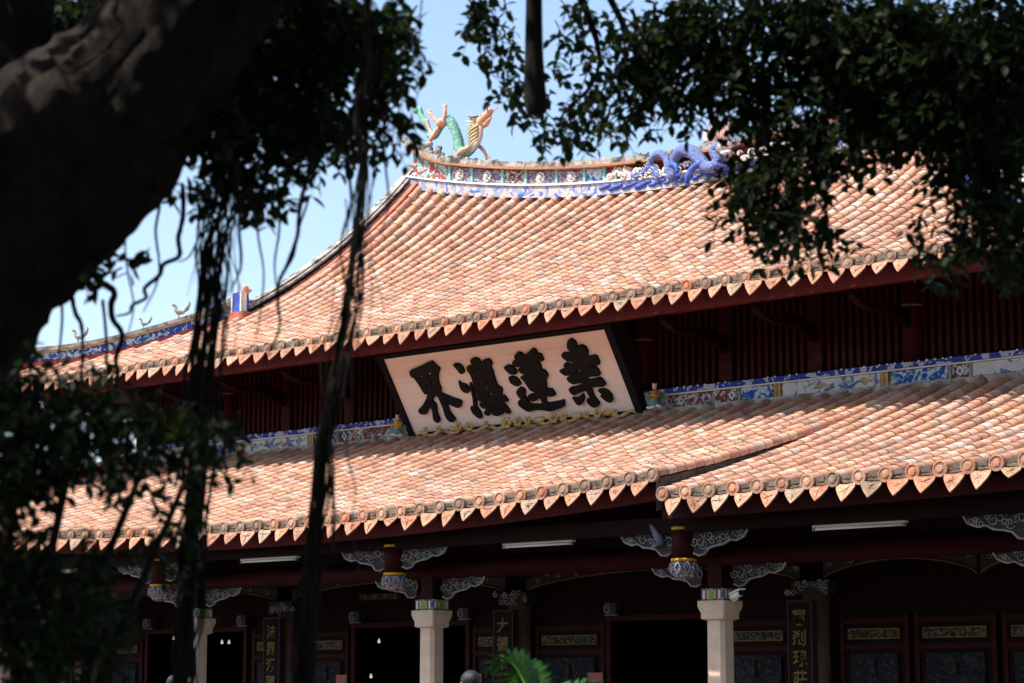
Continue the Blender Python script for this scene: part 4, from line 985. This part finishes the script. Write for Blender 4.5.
# ------------------------------------------------------------------ people (only the tops of their heads reach the frame)
def person(loc, top, label, shirt, trousers, face):
    t = empty('person', loc, label, 'person'); H = top-loc.z; s = H/1.72; t.rotation_euler.z = face; t.scale = (s, s, s)
    J = {'pelvis': (0, 0, .95, .15, .11), 'waist': (0, 0, 1.08, .135, .10), 'chest': (0, 0, 1.28, .155, .11), 'neckb': (0, 0, 1.43, .07, .06), 'neck': (0, -.005, 1.49, .053, .053), 'jaw': (0, -.015, 1.56, .065, .075), 'head': (0, 0, 1.635, .076, .088)}
    E_ = [('pelvis', 'waist'), ('waist', 'chest'), ('chest', 'neckb'), ('neckb', 'neck'), ('neck', 'jaw'), ('jaw', 'head')]
    for sx, n in ((1, 'l'), (-1, 'r')):
        J.update({'hip'+n: (sx*.09, 0, .90, .09, .09), 'knee'+n: (sx*.10, -.01, .49, .058, .058), 'ank'+n: (sx*.10, .02, .09, .04, .04), 'toe'+n: (sx*.11, -.15, .03, .035, .025),
                  'sh'+n: (sx*.18, 0, 1.40, .058, .055), 'elb'+n: (sx*.23, .03, 1.12, .042, .042), 'wri'+n: (sx*.23, -.08, .88, .028, .026), 'palm'+n: (sx*.23, -.11, .80, .034, .02)})
        E_ += [('pelvis', 'hip'+n), ('hip'+n, 'knee'+n), ('knee'+n, 'ank'+n), ('ank'+n, 'toe'+n), ('chest', 'sh'+n), ('sh'+n, 'elb'+n), ('elb'+n, 'wri'+n), ('wri'+n, 'palm'+n)]
        for f in range(4):
            a = 'f%d%s' % (f, n); J[a] = (sx*.23, -.135+.022*f, .755, .009, .009); J[a+'t'] = (sx*.222, -.14+.022*f, .715+.005*abs(f-1), .008, .008); E_ += [('palm'+n, a), (a, a+'t')]
        J['th'+n] = (sx*.22, -.15, .80, .01, .01); J['tt'+n] = (sx*.215, -.165, .765, .008, .008); E_ += [('palm'+n, 'th'+n), ('th'+n, 'tt'+n)]
    ks = list(J); me = bpy.data.meshes.new('body'); me.from_pydata([J[k][:3] for k in ks], [(ks.index(a), ks.index(b)) for a, b in E_], [])
    o = bpy.data.objects.new('body', me); COL.objects.link(o); sk = o.modifiers.new('s', 'SKIN'); sb = o.modifiers.new('u', 'SUBSURF'); sb.levels = sb.render_levels = 2
    for i, k in enumerate(ks): me.skin_vertices[0].data[i].radius = J[k][3:]; me.skin_vertices[0].data[i].use_root = (k == 'pelvis')
    m2 = bpy.data.meshes.new_from_object(o.evaluated_get(bpy.context.evaluated_depsgraph_get())); bpy.data.objects.remove(o); m2.name = 'body'
    for k in ('skin', shirt, trousers): m2.materials.append(M[k])
    for f in m2.polygons:
        c = f.center; f.use_smooth = True
        f.material_index = 0 if c.z > 1.47 or (abs(c.x) > .17 and c.z < 1.0) else (1 if c.z > .95 else 2)
    o = bpy.data.objects.new('body', m2); COL.objects.link(o); o.parent = t
    m = MB()
    m.ball((0, .018, 1.645), (.088, .098, .095), 18, 12)
    h = m.build('hair', M['hair'], t)
    for v in h.data.vertices:       # hairline: keep the face clear
        if v.co.z < 1.64 and v.co.y < -.02: v.co.y = -.02+(.0); v.co.z = max(v.co.z, 1.60)
    m = MB()
    for sx in (1, -1): m.ball((sx*.030, -.078, 1.625), .012, 8, 6); m.ball((sx*.080, .0, 1.61), (.012, .02, .03), 8, 6, mi=1)
    m.tube([(0, -.080, 1.63), (0, -.105, 1.595), (0, -.085, 1.585)], [.010, .016, .008], 8, mi=1); m.tube([(-.022, -.078, 1.555), (0, -.086, 1.553), (.022, -.078, 1.555)], .006, 6, mi=2)
    m.build('face', [M['white'], M['skin'], M['coral']], t)
q = at(470, 672.5, 18); person(V((q.x, q.y, .28)), q.z, 'dark haired person walking in front of the middle stone column', 'greycloth', 'navy', -1.9)
q = at(177, 676, 23.5); person(V((q.x, q.y, .28)), q.z, 'person in navy top at the foot of the left stone column', 'navy', 'greycloth', 2.2)

# ------------------------------------------------------------------ palm
q = at(541, 690, 16.0)
pb = V((q.x, q.y, 0)); pl = empty('palm_plant', (pb.x, pb.y, .0), 'bright green palm with feathery fronds between the two stone columns', 'palm')
m = MB(); m.tube([(0, 0, 0), (.03, 0, .5), (0, .02, 1.0), (0, 0, 1.56)], [.11, .09, .085, .10], 12, jit=.08); m.build('trunk', M['bark'], pl)
fr = MB(); rs = MB()
def frond(yaw, L, rise, droop, seed):
    rd = random.Random(seed); d = V((math.cos(yaw), math.sin(yaw), 0)); pts = []
    for i in range(15):
        f = i/14; pts.append(V((0, 0, 1.5))+d*(L*f)+Z_*(rise*math.sin(f*1.75)-droop*f*f))
    rs.tube(pts, lerp_list([.018, .012, .004], 15), 6)
    for i in range(1, 60):
        f = i/60; x = f*14; k = min(13, int(x)); p0 = pts[k].lerp(pts[k+1], x-k); t = (pts[k+1]-pts[k]).normalized(); s = t.cross(Z_).normalized(); u = s.cross(t)
        ll = .27*math.sin(math.pi*(.12+.85*f))**.7*rd.uniform(.88, 1.08)
        for c in (1, -1):
            dr = (t*.62+s*c*.72+u*.42).normalized(); w = s.cross(dr)*.0; wd = t*.012
            a = p0; b = p0+dr*ll*.5; e = p0+dr*ll-Z_*.05*ll/.3; nn = dr.cross(t).normalized()
            fr.add([a-wd*.5, b-wd, e, b+wd, a+wd*.5], [(0, 1, 3, 4), (1, 2, 3)], smooth=False)
camr = math.atan2(RT.y, RT.x)
for i, (yw, L_, ri, dr) in enumerate([(camr+2.8, .34, .62, .18), (camr+2.2, .4, .6, .3), (camr+.25, .62, .50, .40), (camr+1.4, .5, .5, .5), (camr+3.6, .45, .38, .5), (camr-.9, .6, .34, .6), (camr-1.9, .55, .30, .6), (camr+.9, .6, .45, .6), (camr-.25, .85, .26, .6)]):
    frond(yw, L_, ri, dr, i)
fr.build('frond', M['palm'], pl); rs.build('frond_stalk', M['leafgreen'], pl)

# ------------------------------------------------------------------ trees
def leaf_mesh(name, pts, dirs, sizes, parent, origin, material=None, width=.56):
    """many small folded leaves: pts = stalk points, dirs = leaf directions"""
    n = len(pts); pts = np.asarray(pts, float)-np.array(origin); d = np.asarray(dirs, float); d /= np.linalg.norm(d, axis=1)[:, None]
    up = rng.normal(0, .55, (n, 3)); up[:, 2] += .9
    s = np.cross(d, up); s /= (np.linalg.norm(s, axis=1)[:, None]+1e-9); u = np.cross(s, d); L = np.asarray(sizes)[:, None]
    w = L*width*.5*rng.uniform(.8, 1.15, (n, 1))
    v = np.empty((n, 7, 3))
    v[:, 0] = pts; v[:, 1] = pts+d*L*.30+s*w*.92+u*L*.05; v[:, 2] = pts+d*L*.66+s*w*.80+u*L*.04
    v[:, 3] = pts+d*L-u*L*.06; v[:, 4] = pts+d*L*.66-s*w*.80+u*L*.04; v[:, 5] = pts+d*L*.30-s*w*.92+u*L*.05; v[:, 6] = pts+d*L*.5-u*L*.02
    me = bpy.data.meshes.new(name)
    me.vertices.add(n*7); me.vertices.foreach_set('co', v.ravel())
    base = (np.arange(n)*7)[:, None]
    f = np.concatenate([base+np.array([[0, 6, 2, 1]]), base+np.array([[6, 3, 2, 2]])[:, :3].repeat(1, 0) if False else base+np.array([[0, 5, 4, 6]])], 1).reshape(-1, 4)
    t = np.concatenate([base+np.array([[6, 3, 2]]), base+np.array([[6, 4, 3]])], 1).reshape(-1, 3)
    loops = np.concatenate([f.ravel(), t.ravel()]); tot = np.concatenate([np.full(len(f), 4), np.full(len(t), 3)]); st = np.concatenate([[0], np.cumsum(tot)[:-1]])
    me.loops.add(len(loops)); me.loops.foreach_set('vertex_index', loops.astype(np.int32))
    me.polygons.add(len(tot)); me.polygons.foreach_set('loop_start', st.astype(np.int32)); me.polygons.foreach_set('loop_total', tot.astype(np.int32))
    a = me.attributes.new('Rnd', 'FLOAT', 'POINT'); a.data.foreach_set('value', np.repeat(rng.random(n), 7).astype(np.float32))
    me.update(); me.validate(); me.materials.append(material or M['leaf'])
    o = bpy.data.objects.new(name, me); COL.objects.link(o); o.parent = parent; return o

class Crown:
    def __init__(s): s.p = []; s.d = []; s.z = []; s.tw = MB()
    def spray(s, c, dr, L, size, twig=True, n=None):
        """a curved twig with alternating leaves"""
        dr = V(dr).normalized(); side = dr.orthogonal().normalized(); side.rotate(Matrix.Rotation(U(0, 6.28), 3, dr)); n = n or max(5, int(L/(size*.42)))
        pts = []; c = V(c); bend = side*U(-.5, .5)+V((0, 0, -U(.2, .8)))
        for i in range(n+1):
            f = i/n; pts.append(c+dr*L*f+bend*(L*.45*f*f))
        if twig: s.tw.tube([tuple(pts[0]), tuple(pts[n//2]), tuple(pts[-1])], [size*.07, size*.05, size*.02], 4, cap=False)
        for i in range(1, n+1):
            t = (pts[i]-pts[i-1]).normalized(); a = side.copy(); a.rotate(Matrix.Rotation(i*2.4, 3, t))
            for k in range(2 if i == n else 1):
                q = (t*U(.4, .8)+a*(1 if k == 0 else -1)*U(.6, 1)+V((0, 0, -.12))).normalized()
                s.p.append(tuple(pts[i])); s.d.append(tuple(q)); s.z.append(size*U(.72, 1.2))
    def blob(s, px, py, rx, ry, d, dens, size=.082, thick=.6, droop=.35, hollow=0):
        """leafy bough as an ellipsoid of sprays; centre given as a view ray and distance"""
        c = at(px, py, d); ax = rx*d/F; ay = ry*d/F
        n = int(dens*math.pi*rx*ry/(160*(12/d)**2)+1)
        for i in range(n):
            while True:
                q = V((U(-1, 1), U(-1, 1), U(-1, 1)))
                if q.length < 1: break
            q = q*(.55+.45*q.length)
            o = c+RT*(q.x*ax)+UP*(q.y*ay)-BK*(q.z*thick)
            dr = (RT*(q.x*.6+U(-.9, .9))+UP*(q.y*.4+U(-.8, .5)-droop)-BK*U(-.8, .8)).normalized(); ln = U(.10, .24)*(d/12)
            s.spray(o-dr*ln*.55, dr, ln, size)
    def canopy(s, x0, x1, y0, y1, z0, z1, n, size):  # unseen leaves added to block sun and sky, kept clear of the view
        for i in range(n):
            c = V((U(x0, x1), U(y0, y1), U(z0, z1)))
            if (c-CAM).length < 5.5: continue
            if (c-CAM).dot(-BK) > -1.5 and in_view(c, 70+1.2*F/max(.5, (c-CAM).dot(-BK))): continue
            s.spray(c, (U(-1, 1), U(-1, 1), U(-.6, .3)), U(.5, .9), size, False)
    def build(s, parent, origin, name='crown'):
        o = leaf_mesh(name, s.p, s.d, s.z, parent, origin)
        if s.tw.v: s.tw.build('sprays', M['root'], parent, None).data.transform(Matrix.Translation(-V(origin)))
        return o
def in_view(p, mx=70):
    v = p-CAM; z = -v.dot(BK)
    if z < .5: return v.length < 2.2
    x = 512+F*v.dot(RT)/z; y = 341.5-F*v.dot(UP)/z
    return -mx < x < 1024+mx and -mx < y < 683+mx
def limb(mb, pts, rad, seg=20, jit=.05):
    fine = seg >= 20; seg = 56 if fine else seg
    p = spl(pts, 16 if fine else 5); r = lerp_list(rad, len(p)); vs = len(mb.v)
    mb.tube(p, r, seg, jit=0)
    acc = 0.0; arc = [0.0]
    for i in range(1, len(p)): acc += (p[i]-p[i-1]).length; arc.append(acc)
    for i in range(vs, len(mb.v)):
        q = V(mb.v[i]); ring = min((i-vs)//seg, len(p)-1); c = p[ring]; o = q-c
        a = 2*math.pi*((i-vs) % seg)/seg; s_ = arc[ring]; d = V((math.cos(a), math.sin(a), 0))
        k = 1+.12*noise.noise(q*1.3)+.06*noise.noise(q*3.5)
        if fine:      # fused root ridges running along the limb, cracks and knots
            g = noise.noise(V((d.x*2.2, d.y*2.2, s_*.55))); g2 = noise.noise(V((d.x*6, d.y*6, s_*1.6+7)))
            k += .17*(1-abs(g)*2.6)*.6+.07*(1-abs(g2)*3)+.05*noise.noise(q*11)+.02*noise.noise(q*26)
        mb.v[i] = tuple(c+o*k)

# --- the banyan whose limb crosses the upper left of the view
D = 10.5
bb = at(-330, 696, D); bb = V((bb.x, bb.y, 0))
ban = empty('banyan_tree', bb, 'huge dark banyan with forked limb and hanging aerial roots at the left', 'tree')
rel = lambda pts: [V(p)-bb for p in pts]
m = MB()
limb(m, rel([bb, bb+V((0, 0, .9)), at(-230, 560, D), at(-128, 400, D), at(-38, 265, D), at(30, 185, D), at(92, 130, D), at(140, 80, D), at(200, 3, D), at(290, -100, D), at(430, -230, D+.3)]), [.95, .75, .62, .50, .46, .47, .41, .34, .32, .29, .24])
limb(m, rel([at(0, 260, D+.1), at(6, 150, D+.15), at(8, 55, D+.2), at(2, -60, D+.3), at(-30, -220, D+.3)]), [.30, .34, .21, .19, .16])
for k in range(7):
    w = k*.9; limb(m, rel([bb+V((.5*math.cos(w), .5*math.sin(w), .7)), bb+V((1.0*math.cos(w), 1.0*math.sin(w), .2)), bb+V((1.9*math.cos(w+.2), 1.9*math.sin(w+.2), -.05))]), [.3, .25, .12], 12)
m.build('trunk', M['bark'], ban)
for pts, rr in (([at(120, 60, D), at(210, 70, D+.4), at(290, 65, D+.9), at(370, 50, D+1.2)], [.10, .07, .05, .02]), ([at(250, -20, D), at(330, 10, D+.6), at(400, 20, D+1)], [.09, .05, .02]), ([at(160, 100, D), at(215, 150, D+.3), at(250, 180, D+.5)], [.06, .035, .015]),
                ([at(60, 260, D), at(93, 262, D), at(99, 250, D)], [.05, .03, .012])):
    m = MB(); limb(m, rel(pts), rr, 10); m.build('branch', M['bark'], ban)
c = Crown()
for b in ((295, 30, 90, 60, 11.2, 2.6), (240, 95, 55, 55, 11, 2.8), (215, 140, 38, 40, 10.8, 1.7), (285, 120, 65, 45, 11.2, 2.4), (230, 50, 50, 50, 11.4, 2.4), (335, 70, 60, 60, 11.4, 1.5), (385, 45, 38, 48, 11.8, 1.1), (400, 20, 26, 32, 12, .9), (395, 80, 26, 20, 12, .8), (340, 135, 45, 26, 11.6, 1.0),
          (385, 125, 30, 24, 11.7, .75), (405, 138, 16, 14, 11.8, .8), (215, 182, 40, 26, 10.9, .9), (262, 178, 34, 34, 11, 1.0), (272, 200, 15, 18, 11, .9), (190, 195, 18, 18, 10.8, .8), (300, 160, 30, 20, 11.2, .9), (110, 258, 16, 16, 10.4, .9), (98, 272, 14, 10, 10.4, .8), (130, 250, 10, 8, 10.4, .5)):
    c.blob(*b)
for b in ((70, 25, 45, 45, 13.5, 2.0), (95, 10, 40, 30, 13.2, 1.6), (50, 50, 26, 26, 13.4, 1.2)): c.blob(*b)
c.canopy(4, 24, -30, -12.5, 5.6, 10, 6500, .17)  # overhead leaves out of view, added to shade the limb and roots
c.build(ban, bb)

def aroot(pts, r, tree, base, d, wig=.02, seg=6):
    w = [at(x, y, d+U(-.05, .05)) for x, y in pts]; p = spl(w, 6)
    ph = U(0, 9); out = []
    for i, q in enumerate(p): out.append(q-base+RT*(wig*1.6*noise.noise(q*4+V((ph, 0, 0)))+wig*2.0*noise.noise(q*1.7+V((0, ph, 0))))-BK*(wig*1.5*noise.noise(q*2+V((5, 1, ph)))))
    m = MB(); m.tube(out, lerp_list(r, len(out)), seg, jit=.12); return m.build('aerial_root', M['root'], tree)
ar = lambda pts, r, d=10.8, wig=.015: aroot(pts, r, ban, bb, d, wig)
for k in range(20):     # thick bundle in the middle of the left half
    x0 = 228+U(-14, 14); sp_ = U(-1, 1)*.9
    ar([(x0+6, 85+U(-25, 40)), (x0-2+sp_*7, 190), (212+sp_*20+U(-4, 4), 255), (208+sp_*17, 320), (200+sp_*13+U(-4, 4), 400), (196+sp_*12, 480), (188+sp_*13, 580), (180+sp_*14, 710)], [.005, .005, U(.003, .007), U(.004, .008), .008, .008, .008, .006], 10.8+U(-.12, .12), .026)
ar([(226, 180), (212, 270), (206, 340), (198, 430), (192, 520), (184, 620), (178, 720)], [.006, .010, .014, .022, .026, .026, .024], 10.9)
B2 = [(367, -30), (368, 55), (360, 98), (359, 130), (364, 165), (360, 215), (352, 275), (343, 330), (335, 385), (324, 445), (316, 520), (307, 600), (300, 710)]
ar(B2, [.018, .019, .020, .016, .009, .007, .008, .010, .013, .017, .018, .017, .016], 10.2, .006)
for k in range(16):
    o = U(-1, 1); j = random.randrange(0, 4)
    pts = [(x+o*(2+min(10, max(0, y-120)*.032))+U(-2.5, 2.5), y) for x, y in B2[j:]]
    ar(pts, [.003, .004, U(.003, .005), .005, .006, .007, .007], 10.2+U(-.08, .08), .02)
for k in range(40):     # fine hairs around the two bundles
    y0 = U(120, 420); ln = U(90, 260); t_ = k % 2
    xa = (np.interp(y0, [100, 255, 400, 700], [230, 212, 200, 180]) if t_ else np.interp(y0, [0, 130, 330, 520], [367, 359, 343, 316]))+U(-16, 16)
    ar([(xa, y0), (xa+U(-10, 6), y0+ln*.3), (xa+U(-16, 8), y0+ln*.65), (xa+U(-22, 10), y0+ln)], [.0035, .003, .0025, .001], (10.8 if t_ else 10.2)+U(-.2, .2), .03)
for pts, r in (([(162, 150), (160, 200), (156, 226), (159, 259), (157, 285), (146, 312)], .008), ([(184, 185), (182, 217), (177, 238), (178, 256), (162, 264), (157, 276), (144, 288), (146, 298), (134, 305), (131, 313), (118, 316)], .013),
               ([(80, 240), (93, 263), (99, 279), (115, 291), (109, 305), (108, 320), (116, 335), (110, 358), (115, 380), (108, 420)], .018), ([(66, 268), (71, 291), (74, 311), (81, 326), (83, 350), (78, 400)], .013),
               ([(195, 185), (194, 217), (196, 238), (188, 256), (176, 262)], .007), ([(240, 160), (238, 217), (241, 256), (240, 273), (232, 292)], .009), ([(312, 150), (312, 170), (303, 200), (296, 236), (287, 262), (279, 282), (279, 305), (281, 330), (270, 362)], .012),
               ([(310, 195), (303, 225), (298, 256), (282, 278)], .006), ([(277, 165), (277, 224), (274, 262), (279, 300)], .007), ([(104, 300), (110, 340), (112, 400)], .009), ([(140, 190), (128, 240), (135, 300), (127, 350)], .006), ([(268, 175), (258, 230), (264, 290), (256, 340)], .006),
               ([(390, 100), (386, 150), (389, 200), (382, 235)], .006), ([(420, -10), (415, 40), (420, 80), (409, 140)], .004), ([(345, 120), (350, 190), (341, 240), (347, 300)], .008), ([(60, 285), (64, 330), (58, 370)], .008), ([(205, 180), (230, 260), (222, 310)], .007), ([(250, 190), (215, 260), (228, 330)], .007)):
    ar(pts, [r, r, r*.9, r*.7, r*.4], 10.6+U(-.3, .3), .014)

# --- ficus on the right: trunk outside the frame, boughs hanging into it
fb = at(1330, 696, 13); fb = V((fb.x, fb.y, 0))
fic = empty('ficus_tree', fb, 'dense dark leafed tree overhanging the roof at upper right', 'tree')
relf = lambda pts: [V(p)-fb for p in pts]
m = MB(); limb(m, relf([fb, at(1325, 520, 13), at(1290, 330, 13), at(1240, 120, 13.1), at(1150, -60, 13.2)]), [.6, .42, .36, .32, .26]); m.build('trunk', M['bark'], fic)
for pts, rr in (([at(1240, 120, 13.1), at(1120, 70, 13.4), at(980, 60, 13.6), at(860, 70, 13.7), at(760, 40, 13.8)], [.16, .12, .08, .05, .03]), ([at(1150, -60, 13.2), at(960, -40, 13.4), at(760, -30, 13.6), at(560, -50, 13.8), at(470, -20, 13.9)], [.2, .15, .11, .07, .02]),
                ([at(1270, 250, 13), at(1100, 215, 13.3), at(980, 225, 13.5)], [.12, .07, .02]), ([at(760, -30, 13.6), at(735, 60, 13.7), at(690, 110, 13.8)], [.05, .03, .01]), ([at(560, -50, 13.8), at(600, 60, 13.9), at(560, 118, 13.9)], [.04, .015, .006]), ([at(590, -40, 13.8), at(640, 60, 13.9), at(655, 120, 13.9)], [.03, .015, .005])):
    m = MB(); limb(m, relf(pts), rr, 10); m.build('branch', M['bark'], fic)
c = Crown()
for b in ((488, 20, 24, 26, 13.8, .85), (470, 4, 22, 10, 13.8, .9), (515, 40, 22, 22, 13.8, .55), (492, 62, 14, 18, 13.8, .55), (575, 15, 32, 18, 13.8, .7), (560, 35, 16, 8, 13.8, .6), (512, 82, 18, 14, 13.8, .65), (524, 100, 20, 14, 13.8, .7), (555, 122, 44, 16, 13.9, .85), (545, 80, 18, 26, 13.9, .5), (590, 92, 30, 26, 13.8, .7), (585, 60, 16, 18, 13.8, .4), (575, 133, 18, 12, 13.9, .7),
          (620, 118, 26, 16, 13.8, .75), (622, 140, 8, 12, 13.8, .6), (632, 60, 34, 40, 13.7, 1.0), (660, 40, 40, 44, 13.7, 1.5), (615, 30, 20, 18, 13.7, .5), (675, 90, 44, 22, 13.7, 1.2), (655, 103, 24, 12, 13.7, .9), (690, 118, 30, 6, 13.6, .7), (652, 122, 9, 5, 13.6, .5),
          (700, 40, 50, 50, 13.6, 1.6), (740, 85, 44, 44, 13.5, 1.5), (740, 20, 60, 30, 13.5, 1.6), (775, 120, 30, 45, 13.4, 1.4), (765, 75, 20, 30, 13.5, .9), (812, 90, 34, 60, 13.3, 1.4), (850, 20, 110, 30, 13.3, 2.6), (830, 55, 40, 30, 13.3, 1.8), (880, 80, 60, 60, 13.2, 2.8), (950, 70, 80, 80, 13, 2.8), (1010, 60, 50, 90, 13, 2.6), (900, 60, 70, 60, 14, 2.2), (980, 110, 60, 60, 14, 2.2), (845, 135, 55, 34, 13.2, 1.7), (900, 125, 40, 22, 13.2, 1.6),
          (745, 170, 24, 30, 13.4, 1.2), (775, 185, 40, 40, 13.3, 1.4), (806, 170, 28, 28, 13.3, 1.3), (740, 196, 22, 14, 13.4, .9), (765, 222, 44, 20, 13.3, .9), (712, 228, 8, 7, 13.3, .7), (722, 190, 10, 8, 13.4, .7), (795, 222, 30, 26, 13.3, 1.1), (818, 240, 24, 16, 13.3, .8), (800, 255, 24, 10, 13.3, .5), (858, 250, 10, 8, 13.2, .4),
          (985, 150, 50, 50, 13, 1.7), (1000, 205, 44, 40, 13, 1.5), (955, 175, 20, 20, 13, .8), (965, 215, 22, 26, 13, 1.0), (985, 250, 46, 24, 13, 1.4), (930, 228, 12, 26, 13.1, .6), (935, 262, 14, 12, 13, .6), (1015, 265, 20, 18, 13, 1.0), (925, 200, 8, 24, 13.1, .35)):
    c.blob(*b)
c.canopy(19, 40, -22, -9, 6.2, 10.5, 4000, .17)  # unseen leaves above the boughs, added to shade them
c.canopy(24, 42, -40, -22, 2.0, 10, 6500, .18)  # unseen leaf wall behind the camera, added to darken the foreground
c.canopy(8, 26, -42, -26, 2.0, 10, 6500, .18)  # rest of the added leaf wall, behind and left of the camera
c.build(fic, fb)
m = MB(); limb(m, relf([at(535, -60, 12.5), at(534, 0, 12.5), at(534, 50, 12.5), at(535, 95, 12.5), at(537, 112, 12.5)]), [.048, .050, .054, .062, .056], 14); m.ball(V(at(537, 111, 12.5))-fb, (.055, .055, .03), 10, 6); m.build('hanging_root', M['root'], fic)

# --- leafy shrub at lower left
sb_ = at(-40, 720, 9.6); sb_ = V((sb_.x, sb_.y, 0))
shr = empty('leafy_shrub', sb_, 'dark leafy shrub in front of the hall at lower left', 'shrub')
m = MB()
for ex, ey, dd in ((20, 480, 9.6), (80, 420, 9.8), (150, 450, 10), (60, 560, 9.6), (120, 600, 9.8), (190, 470, 10)):
    p0 = sb_+V((U(-.1, .1), U(-.1, .1), 0)); e = at(ex, ey, dd); limb(m, [p0-sb_, p0.lerp(e, .45)+Z_*.2-sb_, e-sb_], [.05, .03, .01], 8)
m.build('stem', M['bark'], shr)
c = Crown()
for b in ((50, 385, 40, 26, 9.8, 1.2), (95, 375, 30, 20, 9.9, 1.0), (62, 352, 16, 12, 9.9, .9), (30, 430, 60, 50, 9.7, 2.8), (105, 418, 52, 42, 9.8, 1.9), (20, 395, 40, 34, 9.9, 2.4), (50, 445, 56, 44, 10.2, 2.0), (155, 415, 42, 30, 9.9, 1.2), (200, 430, 44, 24, 10, 1.0), (235, 437, 26, 16, 10, .8), (175, 455, 50, 30, 10, 1.1), (225, 462, 24, 16, 10, .6), (120, 465, 44, 34, 9.9, 1.3), (10, 490, 34, 34, 9.6, 1.4),
          (200, 490, 16, 20, 10, .6), (155, 500, 12, 26, 9.9, .6), (95, 490, 10, 14, 9.8, .4), (50, 555, 56, 22, 9.7, 1.0), (15, 560, 38, 44, 9.6, 1.8), (55, 600, 56, 42, 9.6, 1.6), (40, 650, 66, 44, 9.5, 2.0), (70, 630, 56, 50, 10.1, 1.3), (110, 585, 44, 28, 9.7, 1.1), (120, 630, 24, 30, 9.7, .6), (145, 545, 34, 20, 9.9, .6), (160, 590, 22, 18, 9.8, .4), (180, 540, 20, 14, 9.9, .6), (-30, 600, 60, 90, 9.6, 2.2), (-20, 450, 50, 80, 9.6, 2.6), (15, 480, 40, 30, 9.8, 2.0)):
    c.blob(*b, size=.062)
c.build(shr, sb_)

# ------------------------------------------------------------------ light
w = bpy.data.worlds.new("World"); SC.world = w; w.use_nodes = True; nt = w.node_tree
sky = nt.nodes.new('ShaderNodeTexSky'); sky.sky_type = 'NISHITA'; sky.sun_disc = False
SD = V((-.75, -1.1, 2.0)).normalized()
sky.sun_elevation = math.asin(SD.z); sky.sun_rotation = math.atan2(SD.x, SD.y); sky.air_density = 1.0; sky.dust_density = 2.0; sky.ozone_density = 1.0; sky.altitude = 20
bg = nt.nodes['Background']; bg.inputs[1].default_value = .15; nt.links.new(sky.outputs[0], bg.inputs[0])
sl = bpy.data.lights.new('sun', 'SUN'); sl.energy = 4.35; sl.angle = R(.53); sl.color = (1, .95, .87)
so = bpy.data.objects.new('sun', sl); COL.objects.link(so); so.rotation_euler = SD.to_track_quat('Z', 'Y').to_euler(); so.location = (0, -10, 40)
vs = SC.view_settings; vs.view_transform = 'Standard'; vs.look = 'None'; vs.exposure = 0.9; vs.gamma = 1; vs.use_curve_mapping = False
SC.render.film_transparent = False
SC.cycles.max_bounces = 6; SC.cycles.diffuse_bounces = 3; SC.cycles.use_adaptive_sampling = True; SC.cycles.use_denoising = True
